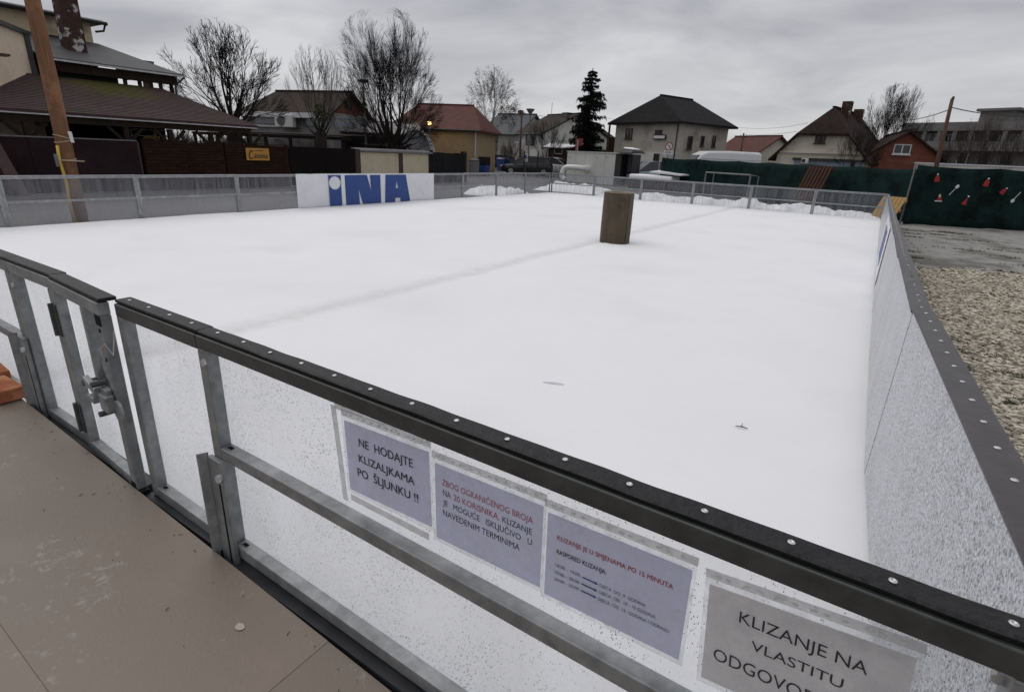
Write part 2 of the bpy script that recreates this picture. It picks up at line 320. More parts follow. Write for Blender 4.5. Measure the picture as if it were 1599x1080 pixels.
o = MB().box(-12.0, .1, .02, 20.14, GZ+.004, -.05).build('rink_base', 'snow_pile', origin=(0, 0, GZ)); tag(o, 'frozen slab under the rink snow', kind='structure')
# walkway of brown sheets, rising gently to the left
WT = Matrix.Rotation(math.radians(2.6), 4, 'Y'); WT.translation = Vector((0, 0, .028))
wk = MB(WT).box(-7.5, .9, -3.1, -.085, -.20, -.014).build('walkway', 'ply_brown', origin=(0, 0, 0)); tag(wk, 'brown sheeted walkway beside the rink fence', kind='structure')
xs = [.9, -1.35, -3.6, -5.85, -7.5]; ys = [-.085, -.62, -1.84, -3.1]
for i in range(4):
    for j in range(3): MB(WT).box(xs[i+1]+.0002, xs[i]-.0002, ys[j+1]+.0002, ys[j]-.0002, -.012, .0006*((i*5+j*3) % 3)).build('sheet', 'ply_brown', wk, bevel=.001)
# gravel strip to the right of the rink, slab beyond it
o = MB().add([(.2, -3, GZ+.004), (14, -3, GZ+.004), (14, 13.2, GZ+.004), (5, 12.9, GZ+.004), (2.2, 12.1, GZ+.004), (1.2, 11.5, GZ+.004), (.2, 11.2, GZ+.004)], [tuple(range(7))]).build('gravel_ground', 'gravel_base', origin=(0, 0, GZ)); tag(o, 'gravelly ground beside the rink', kind='structure')
o = MB().add([(.2, 11.2, GZ+.008), (1.2, 11.5, GZ+.008), (2.2, 12.1, GZ+.008), (5, 12.9, GZ+.008), (14, 13.2, GZ+.008), (16, 30, GZ+.008), (.2, 22, GZ+.008)], [tuple(range(7))]).build('concrete_pavement', 'concrete_slab', origin=(0, 0, GZ)); tag(o, 'stained concrete pavement beyond the gravel', kind='structure')
rnd = random.Random(3); mb = MB()
for k in range(26000):
    y = 1.0+12.2*rnd.random()**1.15; x = .22+rnd.random()*(1.0+.26*y)
    if y > 11.1+.75*(x-.2)*.6+max(0, rnd.gauss(-.1, .35)): continue
    if fbm(x*2.2, y*1.1)+.5*fbm(x*5, y*4) > .8 and rnd.random() < .8: continue
    if x < .5+.16*fbm(x, y*2.0) and rnd.random() < .6: continue
    s = rnd.uniform(.012, .034)*(1+.03*y); a = rnd.random()*6.28; z = GZ+.004
    pts = []
    for q, (rr, zz) in enumerate(((1, .1), (.75, .75))):
        for m_ in range(4):
            an = a+m_*1.57+q*.5+rnd.uniform(-.3, .3); pts.append((x+s*rr*math.cos(an)*rnd.uniform(.8, 1.5), y+s*rr*math.sin(an)*rnd.uniform(.7, 1.1), z+s*zz*rnd.uniform(.6, 1)))
    mb.add(pts, [(0, 1, 5, 4), (1, 2, 6, 5), (2, 3, 7, 6), (3, 0, 4, 7), (4, 5, 6, 7)])
o = mb.build('gravel', 'stone_pale', origin=(0, 0, GZ)); tag(o, 'loose pale gravel stones scattered beside the rink', 'gravel', kind='stuff')
mb = MB(); streaks = [(rnd.uniform(.3, 1.0+.22*yy), yy+rnd.uniform(-.2, .2), rnd.uniform(.15, .7), rnd.uniform(.02, .09)) for yy in [2.2+.42*q for q in range(44)]]
for k in range(5200):
    if k % 2:
        sx_, sy_, sl_2, sw_ = rnd.choice(streaks); qx, qy = rnd.gauss(sx_, sl_2*.5), rnd.gauss(sy_, sw_)
        if qx > .22:
            for b_ in range(3):
                h = rnd.uniform(.015, .05); a = rnd.random()*6.28; l = rnd.uniform(.03, .08); c_, s_ = math.cos(a), math.sin(a); wd = .007
                mb.add([(qx-s_*wd, qy+c_*wd, GZ+.012), (qx+s_*wd, qy-c_*wd, GZ+.012), (qx+c_*l, qy+s_*l, GZ+h)], [(0, 1, 2)])
        continue       # moss and dead grass tufts along the fence foot and in the bare patches
    y = .8+21*rnd.random()**1.1
    x = .2+abs(rnd.gauss(0, .22))*(1+.04*y) if rnd.random() < .75 else .2+rnd.random()*(1.0+.2*y)
    if x > .7 and fbm(x*2.2, y*1.1) < .35: continue
    if y > 11 and fbm(x*1.7, y*2.3) < .1: continue
    for b_ in range(3):
        h = rnd.uniform(.012, .045); a = rnd.random()*6.28; l = rnd.uniform(.02, .06); c_, s_ = math.cos(a), math.sin(a); wd = .005
        mb.add([(x-s_*wd, y+c_*wd, GZ+.003), (x+s_*wd, y-c_*wd, GZ+.003), (x+c_*l, y+s_*l, GZ+h)], [(0, 1, 2)])
o = mb.build('moss_grass', 'moss', origin=(0, 0, GZ)); tag(o, 'dark moss and dead grass along the foot of the rink fence', 'moss', kind='stuff')
# ploughed snow banks outside the far fence
from mathutils import noise as mnoise
def snow_bank(name, label, cx, cy, lx, ly, h, seed, n=40):
    vs, fs = [], []; m_ = max(8, int(n*ly/lx)) if ly < lx else n
    for j in range(m_+1):
        for i in range(n+1):
            u, v = i/n*2-1, j/m_*2-1
            d = max(0, 1-abs(u)**4)*max(0, 1-v*v)
            x, y = cx+u*lx/2, cy+v*ly/2
            lump = .72+.5*mnoise.noise(Vector((x*1.3, y*1.6, seed)))+.3*mnoise.noise(Vector((x*3.7, y*4.1, seed+3)))+.16*mnoise.noise(Vector((x*9, y*9, seed+7)))
            vs.append((x, y, GZ-.02+h*d**.6*max(.12, lump)))
    for j in range(m_):
        for i in range(n): k = j*(n+1)+i; fs.append((k, k+1, k+n+2, k+n+1))
    return tag(MB().add(vs, fs).build(name, 'snow_pile', smooth=True), label, 'snow bank')
snow_bank('snow_bank', 'long lumpy bank of ploughed snow behind the far rink fence', -5.2, 21.5, 11.2, 2.3, .44, 1, 110)
snow_bank('snow_bank', 'small heap of snow outside the rink beyond the banner fence', -13.6, 18.6, 2.2, 2.6, .42, 5, 30)
snow_bank('snow_bank', 'low heap of snow beside the white duct of the container', -13.0, 24.5, 3.6, 2.6, .45, 9, 40)
# ------------------------------------------------------------------ rink fence panels (local: x along, y outward, z up; bottom at z=0)
PH = .86
def rink_panel(style, L=2.0):
    t = thing('rink_panel', 'clear rink fence panel', 'fence panel')
    bars = 'steel'
    MB().box(.0, L, .006, .046, PH-.045, PH).build('top_rail', bars, t, local=True, bevel=.003)
    MB().box(.045, L-.045, .006, .046, .0, .045).build('bottom_rail', bars, t, local=True)
    MB().box(.045, L-.045, .008, .044, .43, .47).build('middle_rail', bars, t, local=True)
    for x in (.001, L-.046): MB().box(x, x+.045, .006, .046, .0, PH-.045).build('post', bars, t, local=True)
    if style == 'right': MB().box(.006, L-.006, -.004, .003, .03, PH-.004).build('pane', 'pane_right', t, local=True)
    else: MB().box(.006, L-.006, .0475, .053, .01, PH-.004).build('pane', 'pane_far', t, local=True)
    if style == 'right':
        MB().box(.003, L-.003, -.012, .070, PH+.002, PH+.016).build('cap', 'cap_plastic', t, local=True, bevel=.006)
    else:
        MB().box(.003, L-.003, -.008, .05, PH+.002, PH+.012).build('cap', 'cap_grey', t, local=True)
    return t
proto = rink_panel('far'); first = True
DF, XL, ZB = 20.2, -12.06, -.06
def place(src, loc, rz, label, group, fresh):
    o = src if fresh else copy_tree(src); o.location = loc; o.rotation_euler = (0, 0, rz); o['label'] = label; o['group'] = group; return o
ORD = ['first', 'second', 'third', 'fourth', 'fifth', 'sixth', 'seventh', 'eighth', 'ninth', 'tenth']
for k in range(10):
    y = DF-2*(k+1)
    if k in (3, 4, 5, 6): lab = 'clear rink panel half covered by the white banner, %s' % ('at its far end', 'second one', 'third one', 'at its near end')[k-3]
    elif k < 3: lab = '%s clear rink panel from the far corner, on the side with the white banner' % ORD[k]
    else: lab = '%s clear rink panel past the white banner, facing the brown wall' % ORD[k-7]
    place(proto, (XL, y, ZB+.004*((k*7) % 3)), math.pi/2, lab, 'clear rink panels', first); first = False
for k in range(6):
    place(proto, (XL+.02+2.006*k, DF, ZB+.003*((k*5) % 3)), 0, '%s clear panel from the far corner by the duct, snow banked behind it' % ORD[k], 'clear rink panels with snow behind', False)
protoR = rink_panel('right'); first = True
XR = [.078, -.012, -.03, -.035, -.04, -.04, -.04, -.04, -.04, -.04, -.04]
YR = [.07+2.01*k for k in range(11)]
for k in range(10):
    a = Vector((XR[k+1], YR[k+1], 0)); b_ = Vector((XR[k], YR[k], 0)); d = b_-a
    zb = .05-.0135*k
    lab = 'wet whitish rink panel with dark riveted cap, joined to the panel with the notices' if k == 0 else 'wet whitish rink panel with dark cap, %s from the notices%s' % (ORD[k], ', behind the small banner' if k in (3, 4) else (', beside the gravel' if k < 5 else ', beside the pavement'))
    o = place(protoR, (a.x, a.y, zb), math.atan2(d.y, d.x), lab, 'whitish rink panels', first); first = False
    if k < 3:
        if k == 0: rv = MB().lathe([(.0075, 0), (.007, .002), (.003, .0035), (.002, .002)], 12); rv = rv.build('rivet', 'rivet', o, local=True, smooth=True); src = rv
        for q in range(13):
            c = src if (k == 0 and q == 0) else src.copy()
            if not (k == 0 and q == 0): col.objects.link(c); c.parent = o
            c.location = (.08+q*.152, .032, PH+.016)
# ------------------------------------------------------------------ near fence: panel with notices, narrow panel, gate, end panels
YF, YP = -.045, 0.0
def rail_z(x): return .924
def sbar(mb, x0, x1, y0, y1, zt, h):      # rail that follows the slight slope of the top
    mb.hexa([(x0, y0, zt(x0)-h), (x1, y0, zt(x1)-h), (x1, y1, zt(x1)-h), (x0, y1, zt(x0)-h), (x0, y0, zt(x0)), (x1, y0, zt(x1)), (x1, y1, zt(x1)), (x0, y1, zt(x0))]); return mb
def lowz(x): return .135-.02*(x+1.0) if x < -1.0 else .135
def bolt(t, x, y, z, r=.012):
    b_ = MB(); b_.tube([(x, y, z), (x, y-.008, z)], r, 6); return b_.build('bolt', 'rivet', t)
np_ = thing('rink_panel', 'near rink panel carrying four paper notices, black riveted cap and middle rail', 'fence panel', (-.95, 0, .08))
sbar(MB(), -1.935, .075, YF, -.004, rail_z, .043).build('top_rail', 'steel_wet', np_, bevel=.003)
for x in (-1.935, .028): 
    MB().box(x, x+.045, YF, -.004, lowz(x)-.048, rail_z(x)-.044).build('post', 'steel', np_, bevel=.003)
MB().box(-1.889, .027, YF, -.004, .497, .54).build('middle_rail', 'steel', np_, bevel=.003)
sbar(MB(), -1.889, .027, YF, -.004, lowz, .045).build('bottom_rail', 'steel', np_, bevel=.003)
MB().add([(-1.93, -.003, lowz(-1.93)-.04), (.07, -.003, .09), (.07, -.003, rail_z(.07)-.004), (-1.93, -.003, rail_z(-1.93)-.004), (-1.93, -.001, lowz(-1.93)-.04), (.07, -.001, .09), (.07, -.001, rail_z(.07)-.004), (-1.93, -.001, rail_z(-1.93)-.004)],
         [(0, 1, 2, 3), (7, 6, 5, 4), (0, 4, 5, 1), (1, 5, 6, 2), (2, 6, 7, 3), (3, 7, 4, 0)]).build('pane', 'pane_near', np_)
capz = lambda x: rail_z(x)+.013
mb = MB(); n = 60
for i in range(n+1):        # wet, slightly wavy strip of black rubber
    x = -1.932+2.03*i/n; z = capz(x)+.0006*math.sin(x*17)+.0005*math.sin(x*41); wv = .0007*math.sin(x*29)
    mb.v += [Vector((x, YF+.008+wv, rail_z(x)+.002)), Vector((x, YF+.006+wv, z-.003)), Vector((x, YF+.012+wv, z)), Vector((x, .008+wv, z+.0005)), Vector((x, .014+wv, z-.003)), Vector((x, .013+wv, rail_z(x)+.002))]
for i in range(n):
    for k in range(6): mb.f.append((i*6+k, i*6+(k+1) % 6, (i+1)*6+(k+1) % 6, (i+1)*6+k))
mb.f += [tuple(range(6))[::-1], tuple(range(n*6, n*6+6))]
mb.build('cap', 'rubber_black', np_)
rv = None
for q in range(15):
    x = -1.86+q*.134
    if rv is None: rv = MB().lathe([(.0062, 0), (.0058, .0018), (.003, .003), (.0022, .0012)], 14).build('rivet', 'rivet', np_, local=True, smooth=True); c = rv
    else: c = rv.copy(); col.objects.link(c); c.parent = np_
    c.location = Vector((x, -.013+.002*math.sin(q*2.3), capz(x)+.0006))-Vector(np_.location)
bolt(np_, -1.90, YF, .84); bolt(np_, .022, -.012, .85, .009); bolt(np_, .035, YF, .30)
for x, z in ((-1.872, .5405), (-1.868, lowz(-1.86)+.0005)):
    MB().box(x, x+.022, -.03, -.018, z, z+.002).build('drain_hole', 'hole_dark', np_)
MB().box(-1.94, .1, -.075, .0, .02, .088).build('base_strip', 'base_board', np_)
# narrow panel next to the gate
sp_ = thing('rink_panel', 'narrow near rink panel between the gate and the panel with notices', 'fence panel', (-2.2, 0, .1))
sbar(MB(), -2.48, -1.9375, YF, -.004, rail_z, .048).build('top_rail', 'steel_wet', sp_, bevel=.003)
MB().box(-2.48, -2.435, YF, -.004, lowz(-2.48)-.045, .876).build('post', 'steel', sp_, bevel=.003)
sbar(MB(), -2.434, -1.9375, YF, -.004, lowz, .045).build('bottom_rail', 'steel', sp_, bevel=.003)
MB().box(-2.476, -1.9375, -.001, .001, .12, .92).build('pane', 'pane_near', sp_)
MB().box(-2.484, -1.934, YF+.006, .016, .926, .938).build('cap', 'rubber_black', sp_, bevel=.004)
for q in range(4):
    c = rv.copy(); col.objects.link(c); c.parent = sp_; c.location = Vector((-2.43+q*.14, -.012, .9382))-Vector(sp_.location)
MB().box(-2.42, -2.40, -.03, -.018, lowz(-2.41), lowz(-2.41)+.002).build('drain_hole', 'hole_dark', sp_)
MB().box(-2.50, -1.945, -.07, .0, .04, .115).build('base_strip', 'base_board', sp_)
# gate leaf, standing a little ajar towards the walkway
gt = thing('gate', 'steel framed rink gate with latch and hinges beside the narrow panel', 'gate', (-3.055, -.012, .1), math.radians(-3.2))
GW = .535
def gb(x0, x1, z0, z1, name, m='steel', y0=-.04, y1=-.002, p=gt, bv=.003): return MB().box(x0, x1, y0, y1, z0, z1).build(name, m, p, local=True, bevel=bv)
gb(0, GW, .775, .823, 'top_rail', 'steel'); gb(0, .045, .035, .774, 'stile'); gb(GW-.052, GW, .035, .774, 'stile'); gb(.046, GW-.053, .035, .08, 'bottom_rail')
gb(.33, .365, .44, .774, 'inner_stile')
mb = MB(); pts = [(.366, 0, .56)]
for k in range(9): a = math.pi+math.pi/2*k/8*.999; pts.append((.44+.074*math.cos(a), 0, .56+.085*math.sin(a)))
pts += [(.482, 0, .475), (.482, 0, .43), (.366, 0, .43)]
mb.prism([(x, -.02, z) for x, _, z in pts], (0, .01, 0)).build('latch_plate', 'steel', gt, local=True)
MB().box(.046, GW-.053, .0, .002, .05, .80).build('pane', 'pane_near', gt, local=True)
MB().box(-.004, GW+.004, -.036, .024, .826, .841).build('cap', 'rubber_black', gt, local=True, bevel=.004)
MB().box(GW-.05, GW+.0012, -.0412, -.039, .735, .774).build('end_opening', 'hole_dark', gt, local=True)
MB().box(GW-.05, GW-.006, -.0412, -.039, .037, .065).build('end_opening', 'hole_dark', gt, local=True)
for z in (.58, .12):
    MB().tube([(-.006, -.048, z), (-.006, -.048, z+.045)], .011, 10).tube([(-.006, -.048, z+.047), (-.006, -.048, z+.095)], .0112, 10).tube([(-.006, -.048, z+.097), (-.006, -.048, z+.14)], .011, 10).box(-.006, .03, -.047, -.0405, z, z+.14).build('hinge', 'steel_wet', gt, local=True)
lt = MB().box(.345, .50, -.062, -.041, .445, .475).build('latch', 'steel', gt, local=True, bevel=.004)
MB().bar((.335, -.075, .487), (.43, -.07, .455), .022, .03).build('latch_handle', 'steel', lt, local=True, bevel=.004)
MB().box(.35, .41, -.085, -.05, .398, .425).build('latch_tab', 'steel', lt, local=True, bevel=.004)
MB().box(.445, .515, -.075, -.042, .385, .455).build('latch_block', 'steel', lt, local=True, bevel=.006)
MB().tube([(.55, -.043, .40), (.55, -.052, .40)], .045, 18).build('latch_disc', 'steel', lt, local=True)
for x, z in ((.34, .47), (.46, .372), (.44, .49)): MB().tube([(x, -.04, z), (x, -.088, z)], .012, 8).build('latch_bolt', 'steel_wet', lt, local=True)
for z in (.715, .60): MB().tube([(GW-.026, -.0405, z), (GW-.026, -.0425, z)], .008, 10).build('bolt_hole', 'hole_dark', gt, local=True)
MB().tube([(GW-.02, -.045, .60), (GW+.0, -.06, .655), (GW+.03, -.05, .68), (GW+.06, -.04, .64), (GW+.085, -.03, .735)], .0018, 5).build('wire_tie', 'rivet', gt, local=True)
MB().box(GW-.09, GW+.02, -.06, -.005, -.02, .033).build('gate_stop', 'rubber_black', gt, local=True)
# fixed panel on the other side of the gate, then the next one along
lp = thing('rink_panel', 'narrow near rink panel that carries the gate hinges', 'fence panel', (-3.3, 0, .12))
MB().box(-3.565, -3.068, YF, -.004, .877, .925).build('top_rail', 'steel', lp, bevel=.003)
MB().box(-3.565, -3.515, YF, -.004, .14, .876).build('post', 'steel', lp, bevel=.003)
MB().box(-3.112, -3.068, YF, -.004, .14, .876).build('post', 'steel', lp, bevel=.003)
MB().box(-3.514, -3.113, YF, -.004, .14, .187).build('bottom_rail', 'steel', lp, bevel=.003)
MB().box(-3.56, -3.07, -.001, .001, .15, .92).build('pane', 'pane_near', lp)
MB().box(-3.57, -3.064, YF+.004, .02, .9275, .942).build('cap', 'rubber_black', lp, bevel=.004)
bolt(lp, -3.53, YF, .82); 
MB().box(-3.57, -2.53, -.065, .0, .06, .135).build('base_strip', 'base_board', lp)
ep = thing('rink_panel', 'near rink panel beyond the gate post with a brick at its foot', 'fence panel', (-4.5, 0, .12))
MB().box(-5.57, -3.5675, YF, -.004, .877, .925).build('top_rail', 'steel', ep)
MB().box(-3.612, -3.5675, YF, -.004, .14, .876).build('post', 'steel', ep); MB().box(-5.57, -5.525, YF, -.004, .14, .876).build('post', 'steel', ep)
MB().box(-5.524, -3.613, YF, -.004, .145, .19).build('bottom_rail', 'steel', ep); MB().box(-5.524, -3.613, YF, -.004, .50, .54).build('middle_rail', 'steel', ep)
MB().box(-5.56, -3.57, -.001, .001, .15, .92).build('pane', 'pane_near', ep)
MB().box(-5.57, -3.574, YF+.004, .02, .9275, .942).build('cap', 'rubber_black', ep, bevel=.004)
# ground stakes: folded steel channels bolted round the posts
def stake(x0, x1, z0, z1, label):
    t = thing('fence_stake', label, 'stake', (x0, -.06, z0), group='stakes holding the near fence')
    xm = x0+(x1-x0)*.34
    MB().box(xm, x1, -.064, -.0465, z0, z1).build('front_plate', 'steel', t, bevel=.003)
    MB().prism([(xm-.001, -.064, z0), (xm-.001, -.058, z0), (x0+.03, -.085, z0), (x0+.026, -.091, z0)], (0, 0, z1-z0+.012)).build('side_plate', 'steel', t)
    MB().box(x1-.028, x1-.02, -.0655, -.0638, z0+.03, z1-.09).build('slot', 'hole_dark', t)
    MB().tube([(x1-.006, -.064, z1-.055), (x1-.006, -.080, z1-.055)], .013, 8).build('bolt', 'rivet', t)
    MB().tube([(x1-.006, -.064, z1-.055), (x1-.006, -.067, z1-.055)], .019, 14).build('washer', 'steel', t)
    return t
stake(-1.985, -1.865, .03, .50, 'galvanised steel stake bolted to the post beside the notices')
stake(-3.665, -3.535, .08, .56, 'galvanised steel stake bolted to the post beside the brick')
# ------------------------------------------------------------------ lettering helper
def text_mesh(s, bold=False, shear=0):
    c = bpy.data.curves.new('lettering', 'FONT'); c.body = s; c.size = 1; c.resolution_u = 3; c.shear = shear
    c.offset = 0
    o = bpy.data.objects.new('lettering', c); col.objects.link(o)
    dg = bpy.context.evaluated_depsgraph_get(); me = bpy.data.meshes.new_from_object(o.evaluated_get(dg)); bpy.data.objects.remove(o); 
    return me
CAPH = .72
def put_text(s, p, xdir, zdir, width, cap, m, parent, bold=False, shear=0):
    """flat lettering: baseline starts at p, runs along xdir for width, capital height cap"""
    me = text_mesh(s, bold, shear)
    xs_ = [v.co.x for v in me.vertices]; x0, x1 = min(xs_), max(xs_)
    k = (width/(x1-x0)) if width else cap/CAPH
    o0 = root_loc(parent); xd = Vector(xdir).normalized(); zd = Vector(zdir).normalized()
    for v in me.vertices:
        q = Vector(p)+xd*((v.co.x-x0)*k)+zd*(v.co.y*cap/CAPH); v.co = q-o0
    if bold:                                   # second strike, a hair beside and in front of the first
        nrm_ = xd.cross(zd); vs_ = [v.co.copy() for v in me.vertices]; fs_ = [tuple(p_.vertices) for p_ in me.polygons]; k2 = len(vs_); sh = xd*(cap*.055)+nrm_*.0004
        me2 = bpy.data.meshes.new('lettering'); me2.from_pydata(vs_+[v+sh for v in vs_], [], fs_+[tuple(i+k2 for i in f) for f in fs_]); me = me2
    me.materials.clear(); me.materials.append(MATS[m]); me.update()
    o = bpy.data.objects.new('lettering', me); col.objects.link(o); o.parent = parent; return o
# ------------------------------------------------------------------ notices
Z3 = lambda x, y: onY(500+x/3.0, 600+y/3.0, -.006)
Z4 = lambda x, y: onY(820+x/3.1775, 740+y/3.1775, -.006)
Z5 = lambda x, y: onY(1050+x/2.9126, 840+y/2.9126, -.006)
def notice(corners, label, paper, lines, arrows=()):
    """corners: four measured points of the sheet; lines: (text, baseline left, cap top left, baseline right, ink, bold)"""
    tl, tr, bl, br = [onY(*c, -.006) for c in corners]
    xd = ((tr-tl)+(br-bl)); xd.y = 0; xd.normalize(); zd = Vector((-xd.z, 0, xd.x))
    c = (tl+tr+bl+br)/4; W, H = .297, .21
    t = thing('notice', label, 'notice', (c.x, -.006, c.z), group=None)
    P = lambda u, v, y: (c.x+xd.x*u+zd.x*v, y, c.z+xd.z*u+zd.z*v)
    def sheet(u0, u1, v0, v1, y0, y1, name, m): return MB().hexa([P(u0, v0, y0), P(u1, v0, y0), P(u1, v0, y1), P(u0, v0, y1), P(u0, v1, y0), P(u1, v1, y0), P(u1, v1, y1), P(u0, v1, y1)]).build(name, m, t)
    sheet(-W/2, W/2, -H/2, H/2, -.0052, -.0042, 'paper', paper)
    sheet(-W/2-.008, W/2+.008, -H/2-.01, H/2+.012, -.0068, -.0062, 'plastic_sleeve', 'sleeve_clear')
    sheet(-W/2-.008, W/2+.008, H/2+.0125, H/2+.031, -.0060, -.0054, 'binder_strip', 'tape_clear')
    for k, u in enumerate((-.135, -.118, -.09, -.068, -.04, -.015, .012, .03, .055, .085, .103, .13)):
        q = Vector(P(u, H/2+.022, -.0075)); w_ = .0045 if k % 3 else .006
        MB().prism([(q.x+w_*math.cos(a*.785), q.y, q.z+.003*math.sin(a*.785)) for a in range(8)], (0, -.0005, 0)).build('punched_hole', 'plastic_hole', t)
    for s, lb, ltp, rb, ink, bold in lines:
        w_ = (Vector((rb.x-lb.x, 0, rb.z-lb.z)).length) if rb is not None else 0
        dirx = Vector((rb.x-lb.x, 0, rb.z-lb.z)) if rb is not None else xd
        dirx = (dirx.normalized()*.5+xd*.5)
        put_text(s, (lb.x, -.0072, lb.z), dirx, zd, w_, max(.004, (ltp-lb).length), ink, t, bold)
    for a, b_ in arrows:
        MB().bar((a.x, -.0078, a.z), (b_.x, -.0078, b_.z), .0006, .003, up=(0, 0, 1)).build('arrow', 'ink_blue', t)
        d = (b_-a).normalized(); e_ = b_+d*.004; zz = Vector((0, 0, .004))
        MB().prism([(b_.x, -.0076, b_.z+.004), (b_.x, -.0076, b_.z-.004), (e_.x+.002, -.0076, e_.z)], (0, -.0005, 0)).build('arrow_head', 'ink_blue', t)
    return t
notice(((538, 655), (668, 702), (548, 765), (672, 825)), 'white paper notice in large bold type ending in two exclamation marks', 'paper_blue', [
    ('NE  HODAJTE', Z3(183, 288), Z3(183, 250), Z3(435, 388), 'ink_black', True), ('KLIZALJKAMA', Z3(183, 360), Z3(183, 325), Z3(443, 472), 'ink_black', True), ('PO  ŠLJUNKU !!', Z3(178, 425), Z3(178, 388), Z3(460, 553), 'ink_black', True)])
notice(((680, 722), (848, 785), (680, 838), (843, 922)), 'white paper notice with first line red and four lines of text', 'paper_blue', [
    ('ZBOG OGRANIČENOG BROJA', Z3(572, 468), Z3(572, 440), Z3(997, 657), 'ink_red', False),
    ('NA', Z3(577, 518), Z3(577, 488), Z3(613, 535), 'ink_black', False), ('20 KORISNIKA,', Z3(627, 541), Z3(627, 512), Z3(840, 635), 'ink_red', False), ('KLIZANJE', Z3(855, 642), Z3(855, 613), Z3(992, 705), 'ink_black', False),
    ('JE   MOGUĆE   ISKLJUČIVO   U', Z3(577, 562), Z3(577, 535), Z3(992, 757), 'ink_black', False), ('NAVEDENIM TERMINIMA', Z3(577, 610), Z3(577, 582), Z3(935, 782), 'ink_black', False)])
notice(((855, 800), (1083, 892), (848, 925), (1060, 1030)), 'white paper notice with a timetable, blue arrows and a red heading', 'paper_blue', [
    ('KLIZANJE JE U SMJENAMA PO 15 MINUTA', Z4(160, 322), Z4(163, 300), Z4(733, 570), 'ink_red', True), ('RASPORED KLIZANJA:', Z4(157, 390), Z4(158, 368), Z4(402, 493), 'ink_black', True),
    ('18:00 - 19:00', Z4(153, 455), Z4(153, 439), Z4(272, 505), 'ink_black', False), ('19:00 - 20:00', Z4(148, 490), Z4(148, 474), Z4(270, 540), 'ink_black', False), ('20:00 - 22:00', Z4(145, 522), Z4(145, 506), Z4(267, 571), 'ink_black', False),
    ('DJECA  DO  9  GODINA', Z4(370, 555), Z4(371, 539), Z4(597, 655), 'ink_black', False), ('DJECA  OD  10 - 15 GODINA', Z4(367, 588), Z4(368, 572), Z4(648, 712), 'ink_black', False), ('DJECA  OD  15  GODINA I ODRASLI', Z4(362, 622), Z4(363, 606), Z4(713, 782), 'ink_black', False)],
    [(Z4(285, 507), Z4(350, 537)), (Z4(282, 540), Z4(346, 570)), (Z4(278, 573), Z4(342, 603))])
notice(((1105, 912), (1442, 1040), (1083, 1050), (1405, 1190)), 'greyish paper notice in thin capitals, last before the corner post', 'paper_beige', [
    ('KLIZANJE NA', Z5(303, 378), Z5(318, 330), Z5(880, 637), 'ink_black', False), ('VLASTITU', Z5(356, 503), Z5(347, 455), Z5(770, 692), 'ink_black', False), ('ODGOVORNOST', Z5(185, 545), Z5(200, 495), Z5(915, 905), 'ink_black', False)])
# old tape marks left on the pane beside the first notice
for (a, b_) in (((520, 632), (540, 780)), ((522, 632), (700, 690)), ((548, 775), (670, 838))):
    p0, p1 = onY(*a, -.0035), onY(*b_, -.0035)
    o = MB().bar(p0, p1, .02, .0006, up=(0, -1, 0)).build('tape_strip', 'tape_clear', np_)
# ------------------------------------------------------------------ small things near the camera
def brick(name, label, c, rz, lx, ly, lz, tilt=0):
    r = random.Random(11); mb = MB(Matrix.Translation(Vector(c)) @ Matrix.Rotation(rz, 4, 'Z') @ Matrix.Rotation(tilt, 4, 'Y'))
    mb.box(-lx/2, lx/2, -ly/2, ly/2, 0, lz); o = mb.build(name, 'brick_orange', bevel=.006); return tag(o, label, 'brick', 'loose bricks')
brick('brick', 'orange clay brick lying on the walkway against the gate post', (-3.83, -.13, .203), math.radians(3), .25, .12, .065)
brick('brick', 'orange clay brick behind another at the foot of the fence', (-4.1, -.10, .215), math.radians(-3), .25, .12, .065)
p = onZ(377, 995, .06)
vs = [(p.x+.017*math.cos(k*.63)*(1+.15*math.sin(k*2)), p.y+.012*math.sin(k*.63), p.z+.004) for k in range(10)]
def on_walk(x, y): v = WT @ Vector((x, y, .003)); return v.z+ (x-v.x)*(-math.tan(math.radians(2.6)))
mb = MB(); zc_ = .028-math.tan(math.radians(2.6))*p.x
mb.prism([(v[0], v[1], zc_+.003) for v in vs], (0, 0, .0012)); tag(mb.build('pale_leaf', 'leaf_pale'), 'small pale flat oval scrap lying on the brown walkway', 'scrap')
mb = MB(); rr = random.Random(5)
for k in range(70):        # needles, twigs and crumbs on the walkway
    x, y = rr.uniform(-4.2, -.9), rr.choice((rr.uniform(-.9, -.1), -.1-abs(rr.gauss(0, .06)))); z = .028-math.tan(math.radians(2.6))*x+.0035
    a = rr.random()*3.14; l = rr.choice((.003, .004, .006, .014)); mb.bar((x, y, z), (x+l*math.cos(a), y+l*math.sin(a), z+.001), .0014, .0012)
tag(mb.build('walkway_debris', 'twig', origin=(0, 0, 0)), 'dark needles and crumbs scattered on the brown walkway', 'debris', kind='stuff')
def twig(px, py, l, lab, a):
    p = onZ(px, py, .012); mb = MB(); c_, s_ = math.cos(a), math.sin(a)
    mb.tube([(p.x-c_*l, p.y-s_*l, p.z), (p.x, p.y, p.z+.006), (p.x+c_*l, p.y+s_*l, p.z)], [.002, .004, .002], 5).tube([(p.x, p.y, p.z+.005), (p.x-s_*l*.3, p.y+c_*l*.6, p.z+.02)], [.003, .001], 5)
    tag(mb.build('twig', 'twig'), lab, 'twig')
twig(1158, 667, .035, 'tiny dark twig lying on the open snow', .2)
p = onZ(862, 594, .02)
tag(MB().tube([p+Vector((-.06, -.02, -.018)), p+Vector((0, 0, -.012)), p+Vector((.08, .03, -.018))], [.004, .008, .003], 7).build('snow_crumb', 'snow_pile', smooth=True), 'thin crumb of snow lying on the open snow', 'snow crumb')
